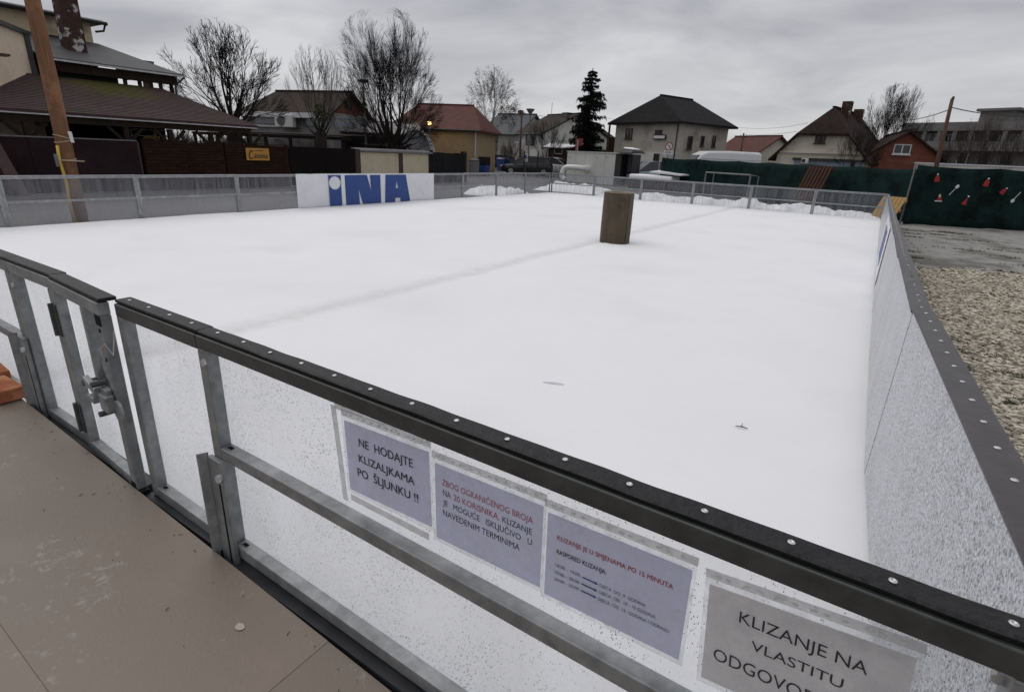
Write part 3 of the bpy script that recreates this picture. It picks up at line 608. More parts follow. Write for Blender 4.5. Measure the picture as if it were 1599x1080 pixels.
# ------------------------------------------------------------------ pillar standing in the ice
pc = Vector((-4.33, 9.07, 0)); t = thing('pillar', 'brown round pillar standing in the middle of the rink', 'pillar', (pc.x, pc.y, -.05))
mb = MB(); n = 40; rr = random.Random(2); wob = [1+.012*math.sin(3*k)+rr.uniform(-.006, .006) for k in range(n)]
for z, s in ((-.05, 1.0), (.04, 1.0), (.3, 1.005), (.6, 1.0), (.87, .99), (.90, .985)):
    for k in range(n):
        a = 2*math.pi*k/n; r_ = .285*s*wob[k]; mb.v.append(Vector((pc.x+r_*math.cos(a), pc.y+r_*math.sin(a), z)))
for i in range(5):
    for k in range(n): mb.f.append((i*n+k, i*n+(k+1) % n, (i+1)*n+(k+1) % n, (i+1)*n+k))
mb.build('shell', 'pillar_brown', t, smooth=True)
MB().lathe([(.284, .895), (.281, .907), (.255, .905), (.25, .87)], 40, (pc.x, pc.y, 0), caps=False).build('rim', 'pillar_end', t, smooth=True)
MB().lathe([(.252, .86), (.1, .882), (.001, .886)], 32, (pc.x, pc.y, 0), caps=False).build('top', 'pillar_end', t, smooth=True)
MB().bar((pc.x+.262, pc.y-.122, .02), (pc.x+.258, pc.y-.12, .87), .006, .006).build('seam', 'twig', t)
# ------------------------------------------------------------------ banners
def logo_banner(T, L, H, label, u, pad=(.03, .955), wave=.006):
    """white banner with three blue letters; T maps (x along, y towards viewer, z up); u: letter extents along the banner"""
    o0 = T @ Vector((L/2, 0, 0)); t = thing('banner', label, 'banner', o0)
    mb = MB(T); n = 24
    for i in range(n+1):
        x = L*i/n; y = wave*math.sin(i*1.1)
        for z in (0, H): mb.v += [T @ Vector((x, y, z+.004*math.sin(i*2.1))), T @ Vector((x, y+.004, z+.004*math.sin(i*2.1)))]
    for i in range(n):
        a = i*4; b_ = a+4; mb.f += [(a, b_, b_+2, a+2), (a+1, a+3, b_+3, b_+1), (a+2, b_+2, b_+3, a+3), (a, a+1, b_+1, b_)]
    mb.build('cloth', 'banner_white', t)
    (i0, i1, n0, n1, a0, a1) = u; z0, z1 = pad[0]*H, pad[1]*H; y = .007+wave*1.15; d = (0, .002, 0)
    w_ = n1-n0
    def flat(polys, name):
        m_ = MB(T)
        for q in polys: m_.prism([(x, y, z) for x, z in q], d)
        o = m_.build(name, 'banner_blue', t); return o
    rc = (i1-i0)*.47; ry = .2*H; cz = z1-.03*H-ry; cx = (i0+i1)/2; zb_ = cz-ry-.035*H; polys = []
    for sx, sz in ((1, 1), (-1, 1), (-1, -1), (1, -1)):      # square with a round hole, one corner at a time
        xo = i1 if sx > 0 else i0; zo = z1 if sz > 0 else zb_
        arc = [(cx+sx*rc*math.cos(math.pi/2*k/8), cz+sz*ry*math.sin(math.pi/2*k/8)) for k in range(9)]
        polys.append(arc+[(cx, zo), (xo, zo), (xo, cz)])
    polys.append([(i0, z0), (i1, z0), (i1, zb_-.001), (i0, zb_-.001)])
    flat(polys, 'letter_i')
    X = lambda f: n0+w_*f
    flat([[(X(0), z0), (X(0), z1), (X(.61), z1), (X(.72), .42*H), (X(.70), z1), (X(1), z1), (X(1), z0), (X(.47), z0), (X(.355), .56*H), (X(.38), z0)]], 'letter_n')
    aw = a1-a0; X = lambda f: a0+aw*f; m_ = .47
    flat([[(X(0), z0), (X(.05), z1), (X(m_), z1), (X(m_), .76*H), (X(m_-.045), .50*H), (X(m_), .50*H), (X(m_), .17*H), (X(.40), .17*H), (X(.39), z0)],
          [(X(1), z0), (X(.61), z0), (X(.60), .17*H), (X(m_)+.0005, .17*H), (X(m_)+.0005, .50*H), (X(m_+.055), .50*H), (X(m_)+.0005, .76*H), (X(m_)+.0005, z1), (X(.84), z1)]], 'letter_a')
    return t
# +x of the banner runs along the fence so that the letters read from the rink
T1 = Matrix(((0, 1, 0, XL+.01), (1, 0, 0, 7.68), (0, 0, 1, .0), (0, 0, 0, 1)))
ob = logo_banner(T1, 4.99, .82, 'long white banner with large blue letters hung on the rink fence', (.946, 1.341, 1.47, 2.727, 2.878, 3.907))
T2 = Matrix(((0, -1, 0, -.0465), (-1, 0, 0, 10.3), (0, 0, 1, .1), (0, 0, 0, 1)))
logo_banner(T2, 2.9, .72, 'smaller white banner with blue letters on the wet whitish fence', (.7, .95, 1.02, 1.6, 1.68, 2.15), (.22, .84), .0008)
# ------------------------------------------------------------------ materials of the surroundings
mat('sheet_brown', (.020, .0105, .0125), (.026, .014, .016), .85, 1.2, c3=(.03, .018, .02), s3=.8)
mat('post_redbrown', (.07, .034, .032), (.05, .026, .026), .6, 4)
mat('slat_brown', (.042, .019, .012), (.02, .010, .008), .85, 3, .1, 20, stretch=(1, 1, 6), c3=(.05, .022, .012), s3=1.5, lo3=.52, hi3=.7)
mat('dark_gate', (.008, .005, .005), (.011, .007, .0065), .85, 2)
mat('cream_panel', (.66, .58, .42), (.60, .52, .37), .75, 1.2, .05, 30, c3=(.48, .42, .30), s3=1.6, lo3=.55, hi3=.75)
mat('cream_wall', (.80, .67, .53), (.74, .62, .48), .85, .7, .08, 25, c3=(.68, .56, .43), s3=1.1)
mat('cream_wall_stained', (.68, .56, .40), (.62, .50, .35), .85, .8, .1, 25, c3=(.16, .13, .095), s3=1.3, lo3=.56, hi3=.75)
mat('black_panel', (.012, .012, .015), (.018, .018, .02), .85, 3)
mat('metal_cap', (.12, .115, .12), (.16, .155, .155), .45, 4)
m = mat('shingle_brown', (.092, .058, .061), (.066, .043, .045), .85, 5, .5, 30, c3=(.05, .048, .03), s3=.9, lo3=.5, hi3=.68)
wave_relief(m, 'Z', .09, .7, .03)
t = m.node_tree; b = t.nodes['Principled BSDF']; g = N(t, 'ShaderNodeNewGeometry')      # moss growing on one patch of the shingles
vd = N(t, 'ShaderNodeVectorMath', operation='DISTANCE'); vd.inputs[1].default_value = (-24.0, 9.0, 3.1); t.links.new(g.outputs['Position'], vd.inputs[0])
nz = N(t, 'ShaderNodeTexNoise'); nz.inputs['Scale'].default_value = 3.5; nz.inputs['Detail'].default_value = 8; t.links.new(g.outputs['Position'], nz.inputs['Vector'])
ma = N(t, 'ShaderNodeMath', operation='MULTIPLY_ADD'); ma.inputs[1].default_value = -3.2; t.links.new(nz.outputs[0], ma.inputs[0]); t.links.new(vd.outputs['Value'], ma.inputs[2])
mr = N(t, 'ShaderNodeMapRange'); mr.inputs[1].default_value = -.9; mr.inputs[2].default_value = .1; mr.inputs[3].default_value = .8; mr.inputs[4].default_value = 0; t.links.new(ma.outputs[0], mr.inputs[0])
mm = N(t, 'ShaderNodeMixRGB'); mm.inputs[2].default_value = (.085, .085, .018, 1); t.links.new(mr.outputs[0], mm.inputs[0]); t.links.new(b.inputs['Base Color'].links[0].from_socket, mm.inputs[1]); t.links.new(mm.outputs[0], b.inputs['Base Color'])
m = mat('roof_black', (.036, .038, .042), (.05, .052, .056), .7, 2, .15, 30)
m = mat('chimney_brown', (.075, .042, .035), (.05, .03, .026), .9, 6, .5, 20, c3=(.50, .48, .46), s3=2.6, lo3=.57, hi3=.61)
mat('timber_dark', (.022, .016, .013), (.035, .024, .018), .85, 5, .1)
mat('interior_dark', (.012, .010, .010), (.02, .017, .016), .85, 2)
mat('interior_cream', (.42, .34, .2), (.3, .24, .15), .8, 3)
mat('gutter_white', (.55, .55, .55), (.4, .4, .4), .5, 5)
mat('gutter_black', (.015, .015, .016), (.02, .02, .02), .4)
m = mat('pole_wood', (.21, .095, .042), (.13, .058, .027), .75, 6, .3, 20, stretch=(4, 4, .35), c3=(.26, .12, .055), s3=2.2)
mat('pole_wood_grey', (.13, .075, .05), (.075, .048, .036), .8, 6, .3, 20, stretch=(4, 4, .35))
mat('conduit_yellow', (.62, .44, .06), (.5, .36, .06), .5, 6)
mat('rope', (.5, .42, .3), (.4, .33, .24), .9)
mat('white_paint', (.72, .72, .72), (.62, .62, .62), .6, 4)
mat('sign_wood', (.58, .29, .05), (.48, .23, .04), .55, 4, .08, 20, stretch=(1, 1, 8))
mat('sign_ink', (.03, .015, .01), (.04, .02, .012), .6)
mat('glass_dark', (.02, .022, .026), (.03, .032, .036), .12, 3, spec=.6)
mat('glass_light', (.28, .32, .38), (.18, .21, .26), .12, 1.2, spec=.6)
mat('frame_white', (.66, .66, .66), (.55, .55, .55), .5, 6)
mat('frame_brown', (.07, .045, .03), (.05, .03, .02), .6, 6)
mat('wall_grey', (.32, .32, .325), (.26, .26, .27), .85, 1, .08, 20, c3=(.2, .2, .2), s3=1)
mat('ac_white', (.66, .66, .64), (.58, .58, .56), .5, 4)
mat('bark', (.022, .018, .016), (.036, .029, .025), .95, 9, .5, 30, stretch=(2, 2, .4))
mat('bark_birch', (.42, .40, .38), (.30, .28, .27), .85, 5, .2, 20, c3=(.03, .028, .026), s3=3.5, lo3=.5, hi3=.56)
mat('bark_twig', (.018, .014, .013), (.028, .021, .019), .95, 4)
mat('bark_twig_brown', (.07, .052, .044), (.05, .037, .032), .95, 4)
mat('ivy', (.035, .045, .015), (.06, .07, .022), .7, 9)
mat('lamp_lit', (1, .7, .3), (1, .7, .3), .5, emit=(1, .55, .16, 9))
mat('lamp_metal', (.16, .165, .165), (.22, .22, .22), .5, 5, metal=.4)

XW = -20.5
# ------------------------------------------------------------------ boundary wall on the far side of the street
def ygap(px): return onX(px, 225, XW).y
bw = thing('boundary_wall', 'plain dark brown sheet wall behind the wooden pole', 'wall', (XW, 4, GZ))
yb = [1.2, 3.3, 5.25, 8.03]
for a, b_ in zip(yb[:-1], yb[1:]): MB().box(XW-.06, XW, a+.006, b_-.006, GZ, 1.36).build('panel', 'sheet_brown', bw)
MB().box(XW-.09, XW+.02, 1.2, 8.03, 1.362, 1.40).build('coping', 'metal_cap', bw)
for y in (3.3, 5.25, 8.05): MB().box(XW-.1, XW-.062, y-.06, y+.06, GZ, 1.35).build('post', 'post_redbrown', bw)
br = onX(14, 270, XW+.35)
tag(MB().hexa([(XW+.02, br.y-.06, GZ), (XW+.75, br.y-.06, GZ), (XW+.75, br.y+.22, GZ), (XW+.02, br.y+.22, GZ), (XW+.02, br.y-.35, 1.42), (XW+.22, br.y-.35, 1.42), (XW+.22, br.y-.05, 1.42), (XW+.02, br.y-.05, 1.42)]).build('wall_buttress', 'post_redbrown'), 'reddish brown slanting pier in front of the dark brown wall', 'buttress')
def slat_fence(y0, y1, label, nb, posts, seed):
    t = thing('slat_fence', label, 'fence', (XW, (y0+y1)/2, GZ), group='brown slat fences'); r = random.Random(seed)
    n = 15; h = (1.42-GZ-.06)/n
    for i in range(n):
        z = GZ+.05+i*h; ya = y0
        cuts = sorted([y0, y1]+[y0+(y1-y0)*(k+1)/nb for k in range(nb-1)])
        for a, b_ in zip(cuts[:-1], cuts[1:]):
            dz = r.uniform(-.004, .004); MB().hexa([(XW-.025, a+.004, z+dz), (XW, a+.004, z+dz), (XW, b_-.004, z-dz), (XW-.025, b_-.004, z-dz), (XW-.025, a+.004, z+h*.8+dz), (XW, a+.004, z+h*.8+dz), (XW, b_-.004, z+h*.8-dz), (XW-.025, b_-.004, z+h*.8-dz)]).build('slat', 'slat_brown', t)
    MB().box(XW-.045, XW-.03, y0, y1, GZ, 1.40).build('added_backing', 'dark_gate', t)  # dark sheet added behind the slats to block light through the gaps
    for y in posts: MB().box(XW-.13, XW-.047, y-.045, y+.045, GZ, 1.42).build('post', 'timber_dark', t)
    MB().box(XW-.11, XW+.012, y0, y1, 1.425, 1.455).build('top_rail', 'timber_dark', t)
    return t
slat_fence(8.2, 10.88, 'brown horizontal slat fence without a sign', 2, (8.25, 9.5, 10.83), 1)
slat_fence(10.92, 13.55, 'brown horizontal slat fence carrying the orange sign', 2, (10.97, 12.2, 13.5), 2)
dg_ = thing('dark_gate', 'solid near-black brown gate between the slat fence and the cream wall', 'gate', (XW, 15.4, GZ))
for a, b_ in ((13.6, 15.35), (15.37, 16.98)): MB().box(XW-.05, XW, a, b_, GZ+.04, 1.36).build('leaf', 'dark_gate', dg_)
MB().box(XW-.06, XW+.02, 13.6, 17.0, 1.362, 1.40).build('top_rail', 'dark_gate', dg_)
MB().box(XW-.12, XW+.03, 17.01, 17.27, GZ, 1.40).build('post', 'post_redbrown', dg_)
cw = thing('cream_wall', 'cream rendered wall with brown piers and grey coping', 'wall', (XW, 19.5, GZ))
y1_, y2_, y3_, y4_ = 17.32, ygap(622), ygap(628), ygap(669)
MB().box(XW-.2, XW, y1_, y2_-.01, GZ, 1.28).build('panel', 'cream_panel', cw); MB().box(XW-.2, XW, y3_+.01, y4_-.01, GZ, 1.28).build('panel', 'cream_panel', cw)
MB().box(XW-.24, XW+.03, y2_, y3_, GZ, 1.30).build('pier', 'post_redbrown', cw); MB().box(XW-.24, XW+.03, y4_, y4_+.16, GZ, 1.30).build('pier', 'timber_dark', cw)
MB().hexa([(XW-.5, y1_-.1, 1.305), (XW+.12, y1_-.1, 1.305), (XW+.12, y4_+.2, 1.305), (XW-.5, y4_+.2, 1.305), (XW-.5, y1_-.1, 1.46), (XW+.1, y1_-.1, 1.39), (XW+.1, y4_+.2, 1.39), (XW-.5, y4_+.2, 1.46)]).build('coping', 'metal_cap', cw)
bf = thing('black_fence', 'black panel fence standing next to the cream wall', 'fence', (XW, 24, GZ))
ya, ye = y4_+.2, ygap(728)
for k in range(3): MB().box(XW-.05, XW, ya+(ye-ya)*k/3+.01, ya+(ye-ya)*(k+1)/3-.01, GZ, 1.40-.02*(k == 1)).build('panel', 'black_panel', bf)
for y in (ya+.05, ye-.3, ye): MB().box(XW-.1, XW+.03, y-.06, y+.06, GZ, 1.5).build('post', 'post_redbrown' if y == ye else 'black_panel', bf)
# ------------------------------------------------------------------ orange sign
p0, p1 = onX(384, 231, XW+.08), onX(420, 231, XW+.08); pb = onX(386, 250.5, XW+.08)
sg = thing('sign_board', 'orange wooden board with flowing dark lettering on the slat fence', 'sign', (XW+.06, (p0.y+p1.y)/2, pb.z))
MB().box(XW+.03, XW+.06, p0.y, p1.y, pb.z, p0.z).build('board', 'sign_wood', sg, bevel=.01)
Hs = p0.z-pb.z; Ws = p1.y-p0.y
put_text('C', (XW+.064, p0.y+.09*Ws, pb.z+.1*Hs), (0, 1, 0), (0, 0, 1), Ws*.2, Hs*.76, 'sign_ink', sg, True, .35)
put_text('assina', (XW+.064, p0.y+.31*Ws, pb.z+.2*Hs), (0, 1, 0), (0, 0, 1), Ws*.6, Hs*.46, 'sign_ink', sg, True, .35)
MB().box(XW+.0605, XW+.064, p0.y+.38*Ws, p0.y+.76*Ws, pb.z+.78*Hs, pb.z+.84*Hs).build('small_line', 'frame_brown', sg)
# ------------------------------------------------------------------ utility pole at the street edge
px_, py_ = -13.62, 3.72
up = thing('utility_pole', 'tall brown wooden utility pole with a yellow conduit strapped to it', 'pole', (px_, py_, GZ))
rr = random.Random(8); n = 14; mb = MB(); lev = [(-.1, .135), (1, .13), (2.5, .125), (4.5, .118), (7, .108), (9.5, .098)]
for z, r_ in lev:
    for k in range(n):
        a = 2*math.pi*k/n; q = r_*(1+.03*math.sin(3*a+z)+rr.uniform(-.012, .012)); mb.v.append(Vector((px_+q*math.cos(a)+.012*math.sin(z), py_+q*math.sin(a), GZ+z)))
for i in range(len(lev)-1):
    for k in range(n): mb.f.append((i*n+k, i*n+(k+1) % n, (i+1)*n+(k+1) % n, (i+1)*n+k))
mb.build('shaft', 'pole_wood', up, smooth=True)
cy_ = py_-.10; cx_ = px_+.11
MB().tube([(cx_, cy_-.02, GZ), (cx_+.02, cy_-.06, .25), (cx_, cy_-.03, .6), (cx_+.01, cy_-.07, 1.0), (cx_, cy_-.05, 1.28)], .026, 8).build('conduit', 'conduit_yellow', up, smooth=True)
MB().tube([(cx_+.0, cy_-.1, .9), (cx_, cy_-.11, 1.12)], .035, 8).build('cable_box', 'lamp_metal', up)
for z, tl in ((1.02, .02), (1.36, .03), (1.43, -.04)):
    MB().tube([(px_+.14*math.cos(a*.449), py_+.14*math.sin(a*.449), z+tl*math.sin(a*.449)) for a in range(15)], .008, 5).build('rope_tie', 'rope', up)
MB().bar((px_+.15, py_-.2, 1.02), (px_+.15, py_+.22, 1.0), .022, .022).build('batten', 'rope', up)
MB().hexa([(px_+.05, py_+.11, 1.34), (px_+.14, py_+.07, 1.34), (px_+.14, py_+.12, 1.34), (px_+.05, py_+.16, 1.34), (px_+.05, py_+.10, 1.54), (px_+.14, py_+.05, 1.54), (px_+.14, py_+.10, 1.54), (px_+.05, py_+.15, 1.54)]).build('bracket', 'white_paint', up)
# ------------------------------------------------------------------ open pavilion with brown shingle roof
pv = thing('pavilion', 'open pavilion with a mossy brown shingle hip roof behind the wall', 'pavilion', (-23, 8, GZ))
XE, XRg, ZE, ZR = -20.75, -24.5, 2.07, 3.30
y_l, y_r = -2.0, 12.45
e0, e1 = (XE, y_l, ZE+.02), (XE, y_r, ZE); r0, r1 = (XRg, y_l, ZR), (XRg, 11.0, ZR-.02); bk0, bk1 = (-27.5, y_l, ZE), (-27.5, y_r, ZE)
MB().slab(e0, e1, r1, r0, .06).build('roof_slope', 'shingle_brown', pv); MB().slab(r0, r1, bk1, bk0, .06).build('roof_slope', 'shingle_brown', pv)
MB().add([(*e1[:2], e1[2]+.001), bk1, r1, (e1[0], e1[1], e1[2]-.06), (bk1[0], bk1[1], bk1[2]-.06)], [(0, 1, 2), (0, 3, 4, 1)]).build('roof_hip', 'shingle_brown', pv)
rr = random.Random(19)
for side, (ea, eb, ra, rb2, nC) in enumerate(((e0, e1, r0, r1, 24),)):      # overlapping courses of shingles
    for k in range(nC):
        u0, u1 = k/nC, (k+1.25)/nC; P_ = lambda A_, B_, u, dz: Vector(A_).lerp(Vector(B_), min(u, 1))+Vector((0, 0, dz))
        dz = rr.uniform(-.004, .004)
        MB().hexa([P_(ea, ra, u0, .002), P_(eb, rb2, u0, .002), P_(eb, rb2, u1, .002), P_(ea, ra, u1, .002), P_(ea, ra, u0, .028+dz), P_(eb, rb2, u0, .028-dz), P_(eb, rb2, u1, .006), P_(ea, ra, u1, .006)]).build('shingle_course', 'shingle_brown', pv)
MB().bar(r0, r1, .16, .06).bar(r1, e1, .12, .05).build('ridge_cap', 'shingle_brown', pv)
MB().box(XE-.02, XE+.03, y_l, y_r, ZE-.09, ZE-.055).build('gutter', 'gutter_white', pv); MB().box(XE-.22, XE-.1, y_l, y_r-.2, ZE-.28, ZE-.075).build('beam', 'timber_dark', pv)
for y in (1.2, 3.2, 5.4, 7.95, 9.3, 10.7, 12.2):
    MB().box(XE-.24, XE-.1, y-.07, y+.07, GZ, ZE-.285).build('post', 'timber_dark', pv)
    for s in (-1, 1): MB().bar((XE-.17, y+s*.06, ZE-.75), (XE-.17, y+s*.5, ZE-.3), .07, .09).build('brace', 'timber_dark', pv)
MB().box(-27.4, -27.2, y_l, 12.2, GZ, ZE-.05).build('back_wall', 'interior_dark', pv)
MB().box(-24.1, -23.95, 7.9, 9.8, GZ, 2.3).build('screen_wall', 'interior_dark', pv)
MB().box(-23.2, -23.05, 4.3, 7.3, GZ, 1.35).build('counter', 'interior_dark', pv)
for (a, b_, z0, z1) in ((5.0, 5.5, 1.65, 1.95), (5.65, 6.2, 1.72, 1.9), (5.3, 5.8, 1.4, 1.55)): MB().box(-24.3, -24.25, a+.6, b_+.6, z0, z1).build('wall_panel', 'interior_cream', pv)
MB().bar((-22.6, 9.2, 1.5), (-22.6, 9.75, 1.5), .05, .05).bar((-22.6, 9.62, 1.3), (-22.6, 9.62, 1.72), .05, .05).build('lamp_bracket', 'conduit_yellow', pv)
for a, b_ in ((9.0, 9.75), (9.9, 10.4)): MB().bar((-23, a, 1.55), (-23, b_, 1.55), .03).bar((-23, a, 1.75), (-23, b_, 1.75), .03).bar((-23, a, 1.2), (-23, a, 1.75), .03).bar((-23, b_, 1.2), (-23, b_, 1.75), .03).build('chair_frame', 'gutter_white', pv)
# ------------------------------------------------------------------ restaurant building behind the pavilion
rb_ = thing('restaurant_building', 'cream restaurant building with dark balcony roof and a peeling chimney', 'building', (-27, 4, GZ))
fp = [(-24.85, 7.12), (-27.5, 5.2), (-24.6, 1.4), (-21.95, 4.98)]
MB().prism([(x, y, GZ) for x, y in fp[::-1]], (0, 0, 4.5-GZ)).build('wall', 'cream_wall', rb_)
MB().prism([(-24.88, 7.30, 4.503), (-21.75, 4.98, 4.503), (-24.5, 1.2, 4.503), (-27.7, 5.2, 4.503)][::-1], (0, 0, .12)).build('roof_edge', 'gutter_black', rb_)
MB().bar((-24.83, 7.16, 2.4), (-24.83, 7.16, 4.5), .14, .14).build('corner_trim', 'gutter_black', rb_)
MB().box(-34, -28.0, -6, 10.38, GZ, 5.68).build('upper_wall', 'cream_wall_stained', rb_)
MB().hexa([(-34, -6, 5.683), (-27.6, -6, 5.683), (-27.6, 10.75, 5.683), (-34, 10.75, 5.683), (-34, -6, 6.3), (-27.65, -6, 5.86), (-27.65, 10.7, 5.80), (-34, 10.7, 6.2)]).build('upper_roof', 'roof_black', rb_)
MB().tube([(-27.55, -6, 5.74), (-27.55, 10.8, 5.70)], .07, 8).tube([(-27.6, 10.75, 5.68), (-27.75, 10.72, 5.45), (-27.95, 10.5, 5.4)], .04, 6).build('gutter', 'gutter_black', rb_)
MB().box(-23.0, -22.6, 5.7, 5.95, 3.58, 3.64).build('wall_vent', 'frame_brown', rb_)
# balcony roof: lean-to with hipped end
A, B = (-24.4, 7.3, 3.9), (-24.4, 11.85, 3.9); Ct, D_ = (-27.7, 7.3, 4.95), (-27.7, 10.4, 4.95)
MB().slab(A, B, D_, Ct, .07).build('balcony_roof', 'roof_black', rb_)
MB().add([B, (-29.5, 11.85, 3.9), D_, (B[0], B[1], 3.83), (-29.5, 11.85, 3.83)], [(0, 1, 2), (0, 3, 4, 1)]).build('balcony_roof_hip', 'roof_black', rb_)
MB().box(-26.6, -26.2, 11.2, 11.7, 4.0, 4.42).build('roof_box', 'roof_black', rb_)
MB().box(-24.38, -24.33, 7.3, 11.9, 3.80, 3.86).build('balcony_gutter', 'gutter_white', rb_)
MB().tube([(-24.4, 11.9, 3.82), (-24.5, 11.7, 3.6), (-24.5, 11.55, 3.5), (-24.5, 11.55, 2.7)], .035, 6).build('downpipe', 'gutter_black', rb_)
MB().box(-24.75, -24.6, 7.3, 11.7, 3.5, 3.79).build('balcony_beam', 'timber_dark', rb_)
for y in (9.85, 10.35, 10.75, 11.1, 11.5): MB().box(-24.78, -24.66, y-.05, y+.05, 2.5, 3.5).build('balcony_post', 'timber_dark', rb_)
MB().box(-24.8, -24.7, 10.5, 10.72, 2.7, 3.5).build('balcony_post', 'post_redbrown', rb_)
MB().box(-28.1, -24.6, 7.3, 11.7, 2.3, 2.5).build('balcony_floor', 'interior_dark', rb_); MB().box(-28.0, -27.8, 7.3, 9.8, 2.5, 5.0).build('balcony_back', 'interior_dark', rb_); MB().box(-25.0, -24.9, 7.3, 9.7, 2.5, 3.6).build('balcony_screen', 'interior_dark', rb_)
MB().box(-26.3, -25.75, 8.62, 9.22, 3.6, 6.6).build('chimney', 'chimney_brown', rb_)
# ------------------------------------------------------------------ bare trees
def rot_about(v, axis, ang): return Matrix.Rotation(ang, 3, axis) @ v
def bare_tree(name, label, base, H, R, trunk_r, trunk_h, seed, limbs=6, depth=5, bark='bark', twigm='bark_twig', up=.35, group='bare trees', twr=.010, kids=(3, 4), droop=0, el=(.35, 1.25), wig=.075, limb_r=.36, low=.42):
    """R: crown radius, H: full height; branches fan out, fork and thin to fine twigs"""
    r = random.Random(seed); t = thing(name, label, 'tree', base, group=group)
    tk = MB(); br_ = MB(); base = Vector(base); top = base+Vector((0, 0, trunk_h))
    tk.tube([base-Vector((0, 0, .1)), base+Vector((0, 0, trunk_h*.15)), base+Vector((r.uniform(-.05, .05), .03, trunk_h*.55)), top, top+Vector((0, 0, trunk_r*.5))], [trunk_r*1.35, trunk_r*1.08, trunk_r*.97, trunk_r*1.0, trunk_r*.5], 10)
    cnt = [0]; Lc = H-trunk_h
    def grow(p, d, L, rad, lv):
        if cnt[0] > 30000: return
        segs = 4 if lv < 2 else (3 if lv < depth else 2); pts = [p]; rads = [rad]; q = p.copy(); dd = d.copy()
        for s in range(segs):
            dd = (dd+Vector((r.uniform(-1, 1), r.uniform(-1, 1), r.uniform(-.8, .9)))*wig+Vector((0, 0, up*.12-droop*lv*.04))).normalized()
            q = q+dd*(L/segs); pts.append(q.copy()); rads.append(max(rad*(1-.5*(s+1)/segs), twr*.5))
        (tk if lv == 0 else br_).tube(pts, rads, 6 if lv < 2 else 3, caps=False); cnt[0] += 1
        if lv >= depth: return
        nk = r.randint(*kids)+(1 if lv < 2 else 0)
        for k in range(nk):
            f = r.uniform(.38, .97) if k else 1.0
            i = min(int(f*segs), segs-1); pp = pts[i].lerp(pts[i+1], min(f*segs-i, 1)); rr_ = rads[i]+(rads[i+1]-rads[i])*min(f*segs-i, 1)
            ax = dd.cross(Vector((r.uniform(-1, 1), r.uniform(-1, 1), r.uniform(-1, 1)))).normalized()
            nd = rot_about(dd, ax, r.uniform(.22, .58) if k else r.uniform(.04, .2))
            grow(pp, nd, L*r.uniform(.48, .78)*(1.05 if k == 0 else 1), max(rr_*(.75 if k == 0 else r.uniform(.4, .65)), twr), lv+1)
    for k in range(limbs):
        a = 2*math.pi*k*.618+r.uniform(-.3, .3); e_ = el[0]+(el[1]-el[0])*((k+.5)/limbs)+r.uniform(-.1, .1)
        d = Vector((math.cos(a)*math.cos(e_), math.sin(a)*math.cos(e_), math.sin(e_))).normalized()
        grow(base+Vector((0, 0, trunk_h*r.uniform(.82, 1.0))), d, Lc*.58*r.uniform(.85, 1.1), trunk_r*limb_r*r.uniform(.75, 1.2), 0)
    # fit the crown to the tree's own height and spread, its twig ends bounded by a rounded outline
    zs_ = sorted(v.z for v in br_.v); zt_ = zs_[int(len(zs_)*.985)]; rs_ = sorted(math.hypot(v.x-base.x, v.y-base.y) for v in br_.v); rm = rs_[int(len(rs_)*.96)]
    kz = (base.z+H-top.z)*.97/(zt_-top.z); kr = R*.97/rm; C_ = top+Vector((0, 0, Lc*low)); az_u, az_d = Lc*(1-low), Lc*low+trunk_h*.4
    for mb_ in (tk, br_):
        for v in mb_.v:
            if v.z > top.z: v.z = top.z+(v.z-top.z)*kz
            dr_ = math.hypot(v.x-base.x, v.y-base.y)
            if dr_ > trunk_r*1.5 : f = kr+(1-kr)*math.exp(-(dr_-trunk_r*1.5)/.8); v.x = base.x+(v.x-base.x)*f; v.y = base.y+(v.y-base.y)*f
            q = v-C_; rho = math.sqrt((q.x*q.x+q.y*q.y)/R/R+(q.z/(az_u if q.z > 0 else az_d))**2)
            if rho > .9: g_ = (.9+.17*(1-math.exp(-(rho-.9)/.17)))/rho; v.xyz = C_+q*g_
    tk.build('trunk', bark, t, smooth=True); br_.build('crown', twigm, t)
    return t
def tree_at(name, label, px, top_py, dist, **k):
    b_ = at(px, 240, dist); H = at(px, top_py, dist).z-GZ; return bare_tree(name, label, (b_.x, b_.y, GZ), H, **k)
tree_at('bare_tree', 'bare spreading tree rising behind the shingle roof of the pavilion', 368, 38, 31, R=3.0, trunk_r=.34, trunk_h=2.5, seed=4, limbs=13, depth=5, up=.08, el=(.1, 1.45), limb_r=.27, kids=(2, 4), twr=.012)
tree_at('pollard_tree', 'bare pollarded tree with upright shoots and a green tuft', 503, 66, 29, R=1.45, trunk_r=.26, trunk_h=2.2, seed=12, limbs=13, depth=4, up=.5, kids=(2, 3), el=(.6, 1.45), limb_r=.16, wig=.06, twr=.009, twigm='bark_twig_brown')
tree_at('bare_tree', 'largest bare tree with a dense crown in front of the red tiled roof', 612, 20, 34, R=3.5, trunk_r=.5, trunk_h=1.8, seed=21, limbs=20, depth=5, up=.14, el=(-.02, 1.45), limb_r=.22, kids=(3, 4), twr=.011)
tree_at('birch_tree', 'slender birch with a pale trunk beside the slate roofed house', 765, 103, 56, R=3.0, trunk_r=.19, trunk_h=4.2, seed=33, limbs=11, depth=5, bark='bark_birch', twigm='bark_twig_brown', up=.15, droop=.7, el=(.1, 1.45), twr=.011, limb_r=.36, kids=(2, 4))
tree_at('bare_tree', 'small dark bare tree in front of the white gable of a house', 852, 184, 50, R=1.9, trunk_r=.1, trunk_h=1.2, seed=41, limbs=8, depth=4, up=.3)
